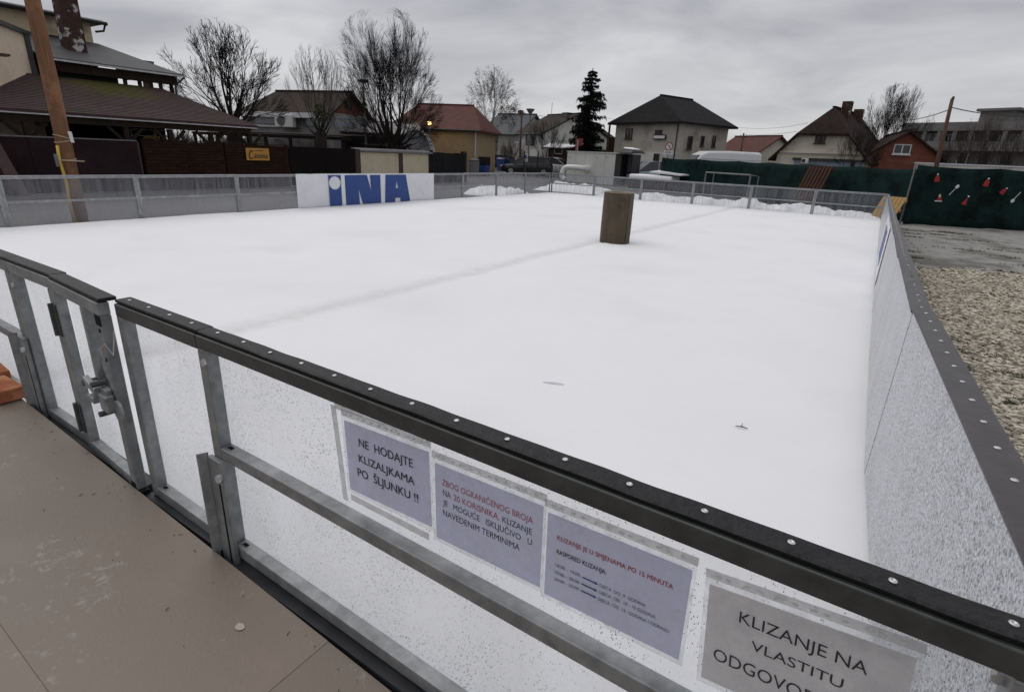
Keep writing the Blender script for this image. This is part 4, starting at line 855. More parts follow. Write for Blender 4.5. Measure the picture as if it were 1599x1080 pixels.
tree_at('bare_tree', 'bare tree with fine twigs standing behind the red brick gable', 1380, 132, 56, R=2.9, trunk_r=.2, trunk_h=2.6, seed=53, limbs=18, depth=5, up=.2, el=(.15, 1.5), limb_r=.24, kids=(2, 4), twr=.012)
tree_at('bare_tree', 'low dark bare tree between the cream house and the brick gable', 1335, 196, 47, R=1.7, trunk_r=.12, trunk_h=1.0, seed=57, limbs=8, depth=4, up=.2)
tree_at('bare_tree', 'bare tree with many thin stems below the roof box of the apartment block', 1530, 172, 52, R=1.9, trunk_r=.12, trunk_h=.6, seed=61, limbs=8, depth=3, up=.6, twigm='bark_twig_brown', el=(.6, 1.5), limb_r=.3)
tree_at('bare_tree', 'bare tree with thin stems beside the leaning pole', 1500, 184, 54, R=1.9, trunk_r=.1, trunk_h=.6, seed=66, limbs=7, depth=3, up=.6, twigm='bark_twig_brown', el=(.6, 1.5), limb_r=.3)
tree_at('bare_tree', 'bare tree with thin stems at the far end of the apartment block', 1580, 180, 53, R=2.2, trunk_r=.11, trunk_h=.6, seed=69, limbs=8, depth=3, up=.55, twigm='bark_twig_brown', el=(.6, 1.5), limb_r=.3)
tree_at('bare_tree', 'faint low bare tree behind the pavilion, beyond the spreading tree', 292, 140, 46, R=1.6, trunk_r=.1, trunk_h=1.5, seed=71, limbs=7, depth=4, up=.3, twigm='bark_twig_brown')
tree_at('shrub', 'brownish bare shrub in the front garden of the slate roofed house', 805, 214, 57, R=1.5, trunk_r=.06, trunk_h=.3, seed=75, limbs=10, depth=3, up=.3, twigm='bark_twig_brown', group='bare shrubs')
tree_at('shrub', 'brownish bare shrub beside the birch trunk', 783, 218, 57, R=1.3, trunk_r=.06, trunk_h=.3, seed=78, limbs=10, depth=3, up=.3, twigm='bark_twig_brown', group='bare shrubs')
# green tuft on the pollard
b_ = at(500, 178, 28.6); rr = random.Random(4); mb = MB()
for k in range(260):
    c = Vector((b_.x+rr.gauss(0, .15), b_.y+rr.gauss(0, .15), b_.z+rr.gauss(0, .2))); d = Vector((rr.uniform(-1, 1), rr.uniform(-1, 1), rr.uniform(-1, 1)))*.09; e_ = d.orthogonal().normalized()*.03
    mb.add([c-d, c+e_, c+d, c-e_], [(0, 1, 2, 3)])
tag(mb.build('mistletoe', 'ivy'), 'green leafy tuft growing on the pollarded tree', 'mistletoe', kind='stuff')
# ------------------------------------------------------------------ spruce
sp0 = at(915, 240, 53); Hs_ = at(915, 106, 53).z-GZ
st = thing('spruce_tree', 'tall dark spruce with drooping branches', 'tree', (sp0.x, sp0.y, GZ))
mat('spruce_dark', (.010, .013, .010), (.022, .026, .017), .9, 4)
MB().tube([(sp0.x, sp0.y, GZ-.1), (sp0.x, sp0.y, GZ+Hs_*.5), (sp0.x, sp0.y, GZ+Hs_)], [.28, .16, .03], 8).build('trunk', 'bark', st)
rr = random.Random(14); mb = MB(); z = .6
while z < Hs_-.1:
    f = 1-z/Hs_; R_ = (.25+3.0*f**.68)*rr.uniform(.62, 1.12)*(.78+.34*abs(math.sin(z*1.7))); nb = int(6+6*f)
    for k in range(nb):
        a = rr.random()*6.283; L = R_*rr.uniform(.55, 1.08); d = Vector((math.cos(a), math.sin(a), 0)); segs = 6; dr = rr.uniform(.22, .42)
        prev = Vector((sp0.x, sp0.y, GZ+z))
        for s in range(1, segs+1):
            u = s/segs; p = Vector((sp0.x, sp0.y, GZ+z))+d*L*u+Vector((0, 0, -L*dr*u+L*.16*u*u*u))
            side = Vector((-d.y, d.x, 0))
            for q in range(6):
                c = prev.lerp(p, rr.random()); s_ = rr.choice((-1, 1)); ln = (.22+.34*L*(1-.5*u))*rr.uniform(.5, 1)
                tip = c+side*s_*ln*rr.uniform(.1, .75)+d*ln*.3+Vector((0, 0, -ln*rr.uniform(.35, 1.0))); wd = .035+.05*rr.random()
                mb.add([c, c.lerp(tip, .5)+d*wd, tip, c.lerp(tip, .5)-d*wd], [(0, 1, 2, 3)])
            mb.add([prev+Vector((0, 0, .04)), prev-side*.09, p-side*.06, p+Vector((0, 0, .03))], [(0, 1, 2, 3)]); mb.add([prev+Vector((0, 0, .04)), prev+side*.09, p+side*.06, p+Vector((0, 0, .03))], [(0, 1, 2, 3)])
            prev = p
    z += .20+.10*rr.random()
mb.build('crown', 'spruce_dark', st)
# ------------------------------------------------------------------ houses
m = mat('tile_red', (.135, .062, .052), (.10, .047, .04), .8, 2.5, .2, 20, c3=(.12, .05, .042), s3=.9); wave_relief(m, 'Z', .22, .7, .05, ('Y', .25, .35))
m = mat('tile_brown', (.04, .03, .025), (.058, .042, .033), .85, 2.5, .3, 20, c3=(.045, .04, .033), s3=.8); wave_relief(m, 'Z', .16, .6, .04)
m = mat('tile_slate', (.042, .048, .054), (.06, .066, .073), .7, 1.5, .2, 20, c3=(.045, .05, .055), s3=.6); wave_relief(m, 'Z', .2, .5, .03)
m = mat('tile_black', (.011, .0105, .012), (.02, .018, .019), .8, 2.5, .3, 20); wave_relief(m, 'Z', .2, .7, .04)
m = mat('tile_darkbrown', (.022, .016, .014), (.036, .024, .02), .85, 2.5, .3, 20, c3=(.05, .03, .023), s3=.7); wave_relief(m, 'Z', .18, .7, .04)
mat('wall_ochre', (.38, .29, .18), (.34, .26, .16), .85, .8, .05, 20, c3=(.32, .23, .13), s3=.6)
mat('wall_pale', (.46, .44, .39), (.38, .36, .32), .9, .9, .08, 20, c3=(.25, .23, .2), s3=.7, lo3=.5, hi3=.75)
mat('wall_house_grey', (.47, .44, .385), (.40, .375, .325), .9, .6, .08, 20, c3=(.19, .175, .155), s3=.55, lo3=.5, hi3=.72)
mat('wall_house_white', (.62, .61, .57), (.52, .51, .48), .9, .9, .05, 20, c3=(.34, .33, .3), s3=.9, lo3=.52, hi3=.75)
mat('wall_cream_old', (.64, .585, .49), (.56, .51, .42), .9, .8, .08, 20, c3=(.30, .27, .22), s3=.6, lo3=.5, hi3=.75)
mat('wall_red', (.24, .075, .052), (.18, .058, .042), .9, 2, .15, 20)
mat('brick_course', (.22, .085, .058), (.15, .06, .043), .9, 2.2, .2, 30)
mat('wall_concrete', (.20, .195, .185), (.155, .15, .142), .9, .6, .1, 12, c3=(.10, .097, .09), s3=.5, lo3=.5, hi3=.7)
mat('wood_brown', (.08, .045, .03), (.055, .032, .022), .8, 3)
mat('snow_strip', (.7, .7, .72), (.6, .6, .62), .8, 4)
def house(T, name, label, w_, dep, he, hr, wall, roof, ridge='x', over=.35, hip=(0, 0), cat='house', gable_wall=None, rear=0):
    """T: facade frame. ridge 'x' runs along the facade, 'y' away from it. hip: how far each ridge end is pulled in."""
    t = thing(name, label, cat, T.translation)
    if ridge == 'x':
        MB(T).box(0, w_, 0, dep, 0, he).build('wall', wall, t)
        m_ = dep/2; a, b_ = -over+hip[0], w_+over-hip[1]; s = (hr-he)/m_; ze = he-s*over
        MB(T).slab((-over, -over, ze), (w_+over, -over, ze), (b_, m_, hr), (a, m_, hr), .14).build('roof_slope', roof, t)
        MB(T).slab((a, m_, hr), (b_, m_, hr), (w_+over, dep+over, ze), (-over, dep+over, ze), .14).build('roof_slope', roof, t)
        for x, rx_, h_ in ((0, a, hip[0]), (w_, b_, hip[1])):
            xo = -over if x == 0 else w_+over
            if h_: MB(T).add([(xo, -over, ze), (xo, dep+over, ze), (rx_, m_, hr), (xo, -over, ze-.14), (xo, dep+over, ze-.14)], [(0, 1, 2), (0, 3, 4, 1)]).build('roof_hip', roof, t)
            else: MB(T).prism([(x-(.1 if x else 0), 0, he+.002), (x-(.1 if x else 0), dep, he+.002), (x-(.1 if x else 0), m_, hr-.15)], (.1, 0, 0)).build('gable', gable_wall or wall, t)
        MB(T).bar((a, m_, hr+.02), (b_, m_, hr+.02), .22, .1).build('ridge', roof, t)
        MB(T).tube([(-over, -over-.05, ze-.08), (w_+over, -over-.05, ze-.08)], .06, 6).build('gutter', 'gutter_black', t)
    else:
        m_ = w_/2; s = (hr-he)/m_; ze = he-s*over; cut, frac = hip
        zc = hr-(hr-ze)*frac if cut else hr; k = (hr-zc)/s
        MB(T).box(0, w_, 0, dep, 0, he).build('wall', wall, t)
        if frac < .99:
            kk = (hr-.15-(zc-.15))/s if cut else 0; zg_ = zc-.15
            xa_, xb_2 = (m_-kk, m_+kk) if cut else (m_, m_)
            MB(T).prism([(0, 0, he+.002), (w_, 0, he+.002), (xb_2, 0, zg_)]+([(xa_, 0, zg_)] if cut else []), (0, .15, 0)).build('gable', gable_wall or wall, t)
        if not rear: MB(T).prism([(0, dep, he+.002), (w_, dep, he+.002), (m_, dep, hr-.15)], (0, -.15, 0)).build('gable', gable_wall or wall, t)
        else: MB(T).add([(-over, dep+over, ze), (w_+over, dep+over, ze), (m_, dep+over-rear, hr), (-over, dep+over, ze-.14), (w_+over, dep+over, ze-.14)], [(1, 0, 2), (0, 1, 4, 3)]).build('roof_hip', roof, t)
        MB(T).add([(-over, -over, ze), (m_-k, -over, zc), (m_, cut-over, hr), (m_, dep+over-rear, hr), (-over, dep+over, ze)]+[(-over, -over, ze-.14), (m_-k, -over, zc-.14), (m_, cut-over, hr-.14), (m_, dep+over-rear, hr-.14), (-over, dep+over, ze-.14)], [(0, 1, 2, 3, 4), (9, 8, 7, 6, 5), (0, 5, 6, 1), (1, 6, 7, 2), (4, 9, 5, 0), (3, 8, 9, 4)]).build('roof_slope', roof, t)
        MB(T).add([(w_+over, -over, ze), (m_+k, -over, zc), (m_, cut-over, hr), (m_, dep+over-rear, hr), (w_+over, dep+over, ze)]+[(w_+over, -over, ze-.14), (m_+k, -over, zc-.14), (m_, cut-over, hr-.14), (m_, dep+over-rear, hr-.14), (w_+over, dep+over, ze-.14)], [(4, 3, 2, 1, 0), (5, 6, 7, 8, 9), (0, 1, 6, 5), (1, 2, 7, 6), (4, 0, 5, 9), (3, 4, 9, 8)]).build('roof_slope', roof, t)
        if cut: MB(T).add([(m_-k, -over, zc+.001), (m_+k, -over, zc+.001), (m_, cut-over, hr+.001), (m_-k, -over, zc-.16), (m_+k, -over, zc-.16)], [(0, 1, 2), (0, 3, 4, 1)]).build('roof_hip', roof, t)
        MB(T).bar((m_, cut-over, hr+.02), (m_, dep+over-rear, hr+.02), .22, .1).build('ridge', roof, t)
    return t
def window(T, t, x0, x1, z0, z1, fm='frame_white', glass='glass_dark', mull=1, face='f', W=0, sill=True, bars=0):
    """window with a raised frame, mullion and sill on the facade ('f') or on the side wall at x=W ('r')"""
    R = Matrix(((1, 0, 0, 0), (0, 1, 0, 0), (0, 0, 1, 0), (0, 0, 0, 1))) if face == 'f' else Matrix(((0, -1, 0, W), (1, 0, 0, 0), (0, 0, 1, 0), (0, 0, 0, 1)))
    Q = T @ R; f = .07
    wd = MB(Q).box(x0, x1, -.07, -.012, z0, z0+f).box(x0, x1, -.07, -.012, z1-f, z1).box(x0, x0+f, -.07, -.012, z0+f, z1-f).box(x1-f, x1, -.07, -.012, z0+f, z1-f)
    for k in range(mull): xm = x0+(x1-x0)*(k+1)/(mull+1); wd.box(xm-.035, xm+.035, -.068, -.012, z0+f, z1-f)
    for k in range(bars): zm = z0+(z1-z0)*(k+1)/(bars+1); wd.box(x0+f, x1-f, -.066, -.012, zm-.02, zm+.02)
    wo = wd.build('window', fm, t)
    xs_ = [x0+f]+[x0+(x1-x0)*(k+1)/(mull+1) for k in range(mull)]+[x1-f]
    for a, b_ in zip(xs_[:-1], xs_[1:]): MB(Q).box(a+.02, b_-.02, -.03, -.01, z0+f*.9, z1-f*.9).build('pane', glass, wo)
    if sill: MB(Q).box(x0-.06, x1+.06, -.16, -.005, z0-.07, z0-.002).build('sill', fm, wo)
    return wo
def ux(T, px, py, d=None):
    """where the sight line through a photograph pixel meets the facade plane: (x along, z up)"""
    n = (T.to_3x3() @ Vector((0, 1, 0))); r = ray(px, py); P = CAM+r*((T.translation-CAM).dot(n)/r.dot(n)); q = T.inverted() @ P; return q.x, q.z
def win_px(T, t, x0, y0, x1, y1, **k):
    a, za = ux(T, x0, y0); b_, zb = ux(T, x1, y1); return window(T, t, min(a, b_), max(a, b_), min(za, zb), max(za, zb), **k)
# long house with brick gable behind the slat fence; its gable faces the street
T, w_ = frame(385, 43, 516, 38.8)
he = zof(470, 173, 39.5); hr = zof(525, 142, 40.5)
h0 = house(T, 'long_house', 'long low house with dark tiled roof and brick gable behind the slat fence', w_, 4.6, he, hr, 'wall_grey', 'tile_brown', 'x', .4, (1.4, 0), gable_wall='brick_course')
window(T, h0, 1.9, 2.7, he+.3, he+.85, fm='frame_brown', mull=0, face='r', W=w_, sill=False)
MB(T).box(-.4, w_*1.0, -.62, -.42, he-.42, he-.12).build('fascia', 'snow_strip', h0)
for (a, y0, b2, y1) in ((396, 180, 436, 195), (472, 182, 512, 198), (521, 183, 545, 199)): win_px(T, h0, a, y0, b2, y1, fm='wall_grey', glass='glass_light', mull=0, sill=False)
MB(T).box(ux(T, 397, 195)[0], ux(T, 437, 195)[0], -.2, -.02, ux(T, 410, 198)[1], ux(T, 410, 195)[1]).build('sill_band', 'snow_strip', h0)
a, za = ux(T, 442, 199); b_, zb = ux(T, 468, 181)
ac = thing('air_conditioner', 'white air conditioner unit with round fan on the long low house', 'air conditioner', T @ Vector(((a+b_)/2, -.5, za)))
MB(T).box(a, b_, -.75, -.4, za, zb).build('casing', 'ac_white', ac, bevel=.03)
c = T @ Vector((a+(b_-a)*.37, -.751, (za+zb)/2)); n_ = T.to_3x3() @ Vector((0, -1, 0)); r_ = (zb-za)*.42
MB().tube([c-n_*.02, c+n_*.012], r_, 20).build('fan_grille', 'glass_dark', ac)
for q in range(4):
    e_ = T.to_3x3() @ Vector((math.cos(q*.785), 0, math.sin(q*.785))); MB().bar(c+n_*.02-e_*r_, c+n_*.02+e_*r_, .015, .01).build('grille_bar', 'lamp_metal', ac)
MB(T).box(a+.05, b_-.05, -.55, -.02, za-.05, za-.003).build('bracket', 'lamp_metal', ac)
# terrace clutter under the eaves: dark lean-to with posts
ts = thing('terrace_shelter', 'dark timber terrace shelter in front of the long low house', 'shelter', T @ Vector((w_*.5, -3, 0)))
a = ux(T, 400, 205)[0]
MB(T).box(a-1, w_+4.2, -4.2, -3.9, 1.95, 2.12).build('beam', 'timber_dark', ts); MB(T).slab((a-1, -4.3, 2.2), (w_+4.2, -4.3, 2.2), (w_+4.2, -.9, 2.34), (a-1, -.9, 2.34), .06).build('roof', 'timber_dark', ts)
for k in range(7): MB(T).box(a-1+k*(w_+5-a)/6.2, a-.88+k*(w_+5-a)/6.2, -4.15, -4.0, 0, 1.95).build('post', 'timber_dark', ts)
for (xa, xb, z0, z1) in ((w_*.42, w_*.55, 1.45, 1.9), (w_*.62, w_*.70, 1.45, 1.9), (w_*.2, w_*.3, 1.4, 1.85)): MB(T).box(xa, xb, -2.1, -2.05, z0, z1).build('panel', 'gutter_white', ts)
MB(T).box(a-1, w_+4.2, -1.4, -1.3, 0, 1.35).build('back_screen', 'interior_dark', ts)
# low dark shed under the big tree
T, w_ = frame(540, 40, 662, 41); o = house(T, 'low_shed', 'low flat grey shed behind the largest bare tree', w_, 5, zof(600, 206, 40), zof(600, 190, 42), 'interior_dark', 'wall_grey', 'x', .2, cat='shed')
# pale arched greenhouse-like cover right of the big tree
c = at(652, 240, 38); gh = thing('tarpaulin_shelter', 'pale curved tarpaulin shelter below the lit street lamp', 'shelter', (c.x, c.y, GZ))
mat('tarp_pale', (.34, .35, .36), (.2, .21, .22), .5, 2, .3, 9)
dr = Vector((CR.x, CR.y, 0)).normalized(); dp = Vector((-dr.y, dr.x, 0)); mb = MB(); R_ = 1.15; hh = zof(652, 203, 38)
for j, off in enumerate((-1, 0, 1)):
    for k in range(11): a = math.pi*k/10; p = c+dr*R_*math.cos(a)+dp*off; mb.v.append(Vector((p.x, p.y, GZ+hh*math.sin(a)**.7)))
for j in range(2):
    for k in range(10): mb.f.append((j*11+k, j*11+k+1, (j+1)*11+k+1, (j+1)*11+k))
mb.f.append(tuple(range(11))); mb.build('cover', 'tarp_pale', gh)
# ochre house with red tiles
T, w_ = frame(618, 46, 743, 44)
ho = house(T, 'ochre_house', 'ochre house with red tiled roof beside the lit street lamp', w_, 7.0, zof(742, 203, 44)+.25, zof(725, 164, 47.5), 'wall_ochre', 'tile_red', 'x', .5, (1.2, 1.6))
MB(T).tube([(w_-.02, -.12, 0), (w_-.02, -.12, zof(742, 203, 44))], .06, 6).build('downpipe', 'gutter_white', ho)
# street lamp, lit
lp_ = at(671, 240, 43); hl = zof(670, 192, 43)
sl_ = thing('street_lamp', 'lit street lamp glowing orange in front of the red roof', 'street lamp', (lp_.x, lp_.y, GZ))
MB().tube([(lp_.x, lp_.y, GZ), (lp_.x, lp_.y, GZ+hl-.25)], [.06, .04], 8).build('pole', 'lamp_metal', sl_)
MB().lathe([(.02, -.2), (.08, -.14), (.13, -.06), (.12, .06), (.07, .11), (.01, .13)], 14, (lp_.x, lp_.y, GZ+hl)).build('globe', 'lamp_lit', sl_, smooth=True)
pl = bpy.data.lights.new('street_lamp_light', 'POINT'); pl.energy = 25; pl.color = (1, .6, .25); pl.shadow_soft_size = .25; plo = bpy.data.objects.new('street_lamp_light', pl); col.objects.link(plo); plo.location = (0, 0, hl+.05); plo.parent = sl_
lp2 = at(572, 240, 40); hl2 = zof(572, 127, 40)
s2 = thing('street_lamp', 'unlit dark street lamp standing in front of the largest bare tree', 'street lamp', (lp2.x, lp2.y, GZ))
MB().tube([(lp2.x, lp2.y, GZ), (lp2.x, lp2.y, GZ+hl2)], [.09, .06], 8).build('pole', 'lamp_metal', s2)
MB().lathe([(.1, -.12), (.34, .0), (.36, .05), (.1, .12)], 14, (lp2.x, lp2.y, GZ+hl2)).build('lamp_head', 'lamp_metal', s2)
# slate-roofed house in two halves
T, w_ = frame(752, 66, 804, 64)
d_ = 64
hA = house(T, 'slate_house', 'pale house half with bluish slate roof behind the birch', w_, 9, zof(778, 206, 65), zof(800, 178, 69), 'wall_pale', 'tile_slate', 'x', .4)
win_px(T, hA, 767.5, 210.5, 777, 222, fm='frame_brown', mull=2); win_px(T, hA, 740, 210, 753, 240, fm='frame_brown', mull=0, sill=False)
mb = MB(T); mb.box(w_*.55, w_*.55+.45, 4.2, 4.8, zof(800, 182, 69), zof(800, 172, 69)).build('chimney', 'chimney_brown', hA)
T, w_ = frame(804.5, 64, 846, 60)
hB = house(T, 'gabled_house', 'pale house half with brown tiled roof and tall pointed gable', w_, 9, zof(825, 206, 62), zof(862, 177, 64), 'wall_house_white', 'tile_brown', 'x', .3, gable_wall='wall_house_white')
win_px(T, hB, 795+9.5, 211, 809+2, 223, fm='frame_white', mull=3); win_px(T, hB, 822, 210, 834, 227, fm='frame_brown', mull=0, sill=False)
MB(T).box(w_*.62, w_*.62+.7, 4.0, 4.7, zof(850, 180, 64), zof(842, 176, 64)).box(w_*.6-.05, w_*.62+.85, 3.9, 4.8, zof(842, 175.5, 64), zof(842, 174.5, 64)).build('chimney', 'wall_concrete', hB)
MB(T).tube([(w_*.2, 4, zof(840, 180, 64)), (w_*.2, 4, zof(826, 157, 64))], .025, 5).build('aerial', 'lamp_metal', hB)
# dark house behind the spruce
T, w_ = frame(875, 76, 952, 74); house(T, 'dark_house', 'dark roofed house half hidden behind the spruce', w_, 8, zof(900, 222, 75), zof(915, 198, 78), 'wood_brown', 'tile_black', 'x', .4, (3, 3))
# low roofed stall in front of it
T, w_ = frame(856, 57, 905, 56); ls = house(T, 'low_stall', 'low stall with a pale flat roof left of the white container', w_, 3, zof(880, 229, 56), zof(880, 224.5, 57), 'wood_brown', 'snow_strip', 'x', .5, cat='stall')
win_px(T, ls, 866, 231, 878, 241, mull=0, fm='frame_white', sill=False)
# large grey house with hipped roof
T, w_ = frame(958, 52.5, 1056, 48)
he = zof(1056, 190, 48)+.3; hr = zof(1024, 152, 53)
hg = house(T, 'grey_house', 'large grey two storey house with black hipped roof', w_, 6.6, he, hr, 'wall_house_grey', 'tile_black', 'y', .55, (1.9, 1.0), rear=1.5)
zlow = ux(T, 1010, 237)[1]
MB(T).box(ux(T, 988, 245)[0], w_*1.0+.02, -.06, -.003, 0, zlow).build('whitewashed_base', 'wall_house_white', hg)
win_px(T, hg, 978, 201, 987, 217, fm='frame_brown', mull=1); win_px(T, hg, 1024, 203, 1034, 210.5, fm='frame_brown', mull=1, sill=False)
a, za = ux(T, 1021, 252); b_, zb = ux(T, 1031, 240); 
Tw = T @ Matrix.Translation((0, -.06, 0)); window(Tw, hg, a, b_, za, zb, fm='frame_brown', mull=1, sill=False)
a, za = ux(T, 1021, 218); b_, zb = ux(T, 1041.5, 210.5)
ps = MB(T).box(a, b_, -.16, -.075, za, zb).build('name_plate', 'sign_ink', hg); MB(T).box(a+.08, b_-.08, -.18, -.161, za+.08, zb-.08).build('plate_face', 'white_paint', ps)
for (x, z0, z1, wd) in ((1.2, 2.6, 3.6, .6), (2.9, 2.9, 3.7, .45), (4.5, 2.9, 3.8, .45)): window(T, hg, x, x+wd, z0, z1, fm='frame_brown', mull=0, face='r', W=w_)
MB(T).tube([(-.3, -.5, 0), (-.3, -.5, he-.3)], .09, 6).build('porch_post', 'wood_brown', hg); MB(T).box(-1.0, -.05, .2, 1.6, 0, zof(955, 214, 52)).build('porch', 'wood_brown', hg)
MB(T).tube([(w_-.1, -.12, 0), (w_-.1, -.12, he-.2)], .05, 6).build('downpipe', 'gutter_black', hg)
for (a, b2, py) in ((.50, .62, .90), (.56, .60, .78)):       # last snow lying on the ridge
    p = T @ Vector((w_/2-.45-(a-.5)*3, 2.3-.4*(1-py)*4, hr-.25-(1-py)*1.2)); tag(MB().hexa([p+Vector((-.35, 0, 0)), p+Vector((.3, 0, .05)), p+Vector((.35, .5, .22)), p+Vector((-.2, .5, .2)), p+Vector((-.3, 0, .07)), p+Vector((.25, 0, .12)), p+Vector((.3, .5, .3)), p+Vector((-.15, .5, .28))]).build('snow_remnant', 'snow_strip', hg))
# small red-roofed house
T, w_ = frame(1120, 66, 1182, 62); hh_ = house(T, 'small_house', 'small house with red tiled roof behind the white van', w_, 5, zof(1160, 235, 63), zof(1190, 213, 66), 'wall_cream_old', 'tile_red', 'x', .4)
win_px(T, hh_, 1176, 239, 1181, 250, fm='frame_brown', mull=0, sill=False)
# cream gabled house
T, w_ = frame(1214, 48.4, 1352, 46.8)
he = zof(1214, 236, 49)-.1; hr = zof(1298, 170, 50)
hc = house(T, 'cream_house', 'cream gabled house with clipped brown roof and a small paired window', w_, 8, he, hr, 'wall_cream_old', 'tile_darkbrown', 'y', .45, (1.5, .5))
win_px(T, hc, 1274.5, 211, 1281, 224, fm='frame_brown', mull=0); win_px(T, hc, 1281.6, 211, 1288, 224, fm='frame_brown', mull=0)
z = ux(T, 1270, 238)[1]; MB(T).box(-.05, w_+.05, -.14, -.003, z-.08, z+.06).build('string_course', 'wall_cream_old', hc)
z0, z1 = ux(T, 1290, 262)[1], ux(T, 1290, 249)[1]; a, b_ = ux(T, 1239, 250)[0], ux(T, 1350, 250)[0]
sb = MB(T).box(a, b_, -.3, -.003, z1-.12, z1+.05).build('shop_fascia', 'gutter_black', hc)
for (xa, xb) in ((1240.5, 1252), (1267, 1331), (1336, 1351)): MB(T).box(ux(T, xa, 255)[0], ux(T, xb, 255)[0], -.12, -.004, z0-.9, z1-.13).build('shop_window', 'glass_light', hc)
MB(T).box(ux(T, 1332, 255)[0], ux(T, 1335, 255)[0], -.2, -.004, 0, z1-.13).build('shop_pier', 'gutter_black', hc)
a, za = ux(T, 1253.5, 255); b_, zb = ux(T, 1266, 247.5); MB(T).box(a, b_, -.5, -.31, za, zb).build('air_conditioner', 'ac_white', hc, bevel=.03)
c = T @ Vector((a+(b_-a)*.35, -.505, (za+zb)/2)); n_ = T.to_3x3() @ Vector((0, -1, 0)); MB().tube([c, c+n_*.01], (zb-za)*.38, 14).build('fan', 'glass_dark', hc)
for y_ in (2.5, 6): MB(T).box(w_/2-.3+.4, w_/2+.3+.4, y_, y_+.6, hr-1.0, hr+(.5 if y_ < 3 else .25)).build('chimney', 'chimney_brown', hc)
# red brick gable house
T, w_ = frame(1356, 49, 1468, 49.8)
hb = house(T, 'brick_house', 'red brick house with a low gable and white framed window', w_, 8, zof(1468, 241, 47.5), zof(1414, 204, 49.5), 'wall_red', 'tile_darkbrown', 'y', .4)
win_px(T, hb, 1397, 225, 1420, 241.5, fm='frame_white', mull=1)
nC = 11; zg = zof(1414, 206, 49)
for k in range(nC):             # brick courses standing a little proud
    z = .4+k*.42; hw = w_/2 if z < zof(1468, 241, 47.5) else (w_/2)*(zg-z)/(zg-zof(1468, 241, 47.5)+.01)
    if hw > .3: MB(T).box(w_/2-hw+.2, w_/2+hw-.2, -.012, -.003, z, z+.36).build('brick_band', 'brick_course', hb)
T2_ = T; a = ux(T, 1421, 256)[0]
wl = thing('low_wall', 'low white wall in front of the red brick house', 'wall', T @ Vector((a+3, -1.5, 0)))
MB(T).box(a, a+7, -1.6, -1.4, 0, zof(1440, 255, 46)).build('wall', 'wall_house_white', wl); MB(T).box(a-.05, a+7.05, -1.66, -1.34, zof(1440, 255, 46)+.002, zof(1440, 253.5, 46)+.02).build('coping', 'snow_strip', wl)
# concrete apartment block
T, w_ = frame(1409, 74, 1640, 70)
hp = zof(1409, 193, 74); ap = thing('apartment_block', 'unfinished grey concrete apartment block with box on its flat roof', 'building', T.translation)
z3 = ux(T, 1450, 204)[1]; z2 = ux(T, 1500, 230)[1]
MB(T).box(0, w_, .25, 11, 0, z3-.1).build('wall', 'wall_concrete', ap); MB(T).box(-.3, w_+.3, -.9, 11.2, z3-.1+.002, z3+.1).build('roof_slab', 'wall_concrete', ap); MB(T).box(-.3, w_+.3, -.88, -.72, z3+.1, hp).build('parapet', 'wall_concrete', ap)
MB(T).box(0, w_, -1.0, .25, z2-.35, z2-.12).build('balcony_slab', 'wall_concrete', ap); MB(T).box(0, w_, -1.0, -.9, z2-.12+.002, z2+.5).build('balcony_parapet', 'wall_concrete', ap)
a, b_ = ux(T, 1508, 185)[0], ux(T, 1562, 185)[0]; MB(T).box(a, b_, 3, 7, z3+.1, ux(T, 1530, 176)[1]+.35).build('roof_box', 'wall_concrete', ap); MB(T).box(a-.3, b_+.4, 2.7, 7.3, ux(T, 1530, 176)[1]+.352, ux(T, 1530, 173)[1]+.42).build('roof_box_lid', 'wall_concrete', ap)
Tf = T @ Matrix.Translation((0, .25, 0))
for (xa, ya_, xb, yb_, g_) in ((1440, 208, 1452, 228, 'glass_dark'), (1453, 209, 1466, 230, 'glass_light'), (1471, 210, 1490, 229, 'glass_dark'), (1508, 208, 1518, 228, 'glass_dark'), (1548, 210, 1560, 228, 'glass_dark'), (1579, 210, 1594, 226, 'glass_light'), (1596, 211, 1606, 228, 'glass_dark'), (1498, 237, 1508, 258, 'glass_dark'), (1470, 240, 1480, 258, 'glass_dark'), (1530, 238, 1542, 258, 'glass_dark'), (1565, 238, 1580, 258, 'glass_dark')):
    win_px(Tf, ap, xa, ya_, xb, yb_, fm='frame_white' if g_ == 'glass_light' or xa in (1508, 1498, 1471) else 'wall_concrete', glass=g_, mull=1 if xb-xa > 12 else 0, sill=False)
for k in range(9): xk = w_*(k+.3)/9; MB(T).box(xk, xk+.35, -.86, -.6, z2+.52, z3-.102).build('column', 'wall_concrete', ap)
# ------------------------------------------------------------------ container with white duct
mat('container_white', (.62, .62, .58), (.56, .56, .53), .55, 1.2, .04, 12, c3=(.45, .44, .40), s3=1.4, lo3=.58, hi3=.75)
mat('duct_white', (.78, .78, .76), (.7, .7, .69), .35, 3)
mat('tarp_black', (.02, .02, .022), (.03, .03, .03), .5, 4, .3)
T, w_ = frame(886, 39.5, 961.5, 37.2); hcn = zof(925, 237, 38.5)
ct = thing('container', 'white site container with a dark open end', 'container', T.translation)
dpt = 3.1
for k in range(5): MB(T).box(w_*k/5+.006, w_*(k+1)/5-.006, 0, .06, 0, hcn-.06).build('panel', 'container_white', ct, bevel=.01)
MB(T).box(0, .06, .062, dpt, 0, hcn-.06).build('end_wall', 'container_white', ct); MB(T).box(0, w_-.1, dpt-.06, dpt, 0, hcn-.061).build('back_wall', 'container_white', ct)
MB(T).box(-.04, w_+.05, -.05, dpt+.05, hcn-.058, hcn).build('roof', 'container_white', ct)
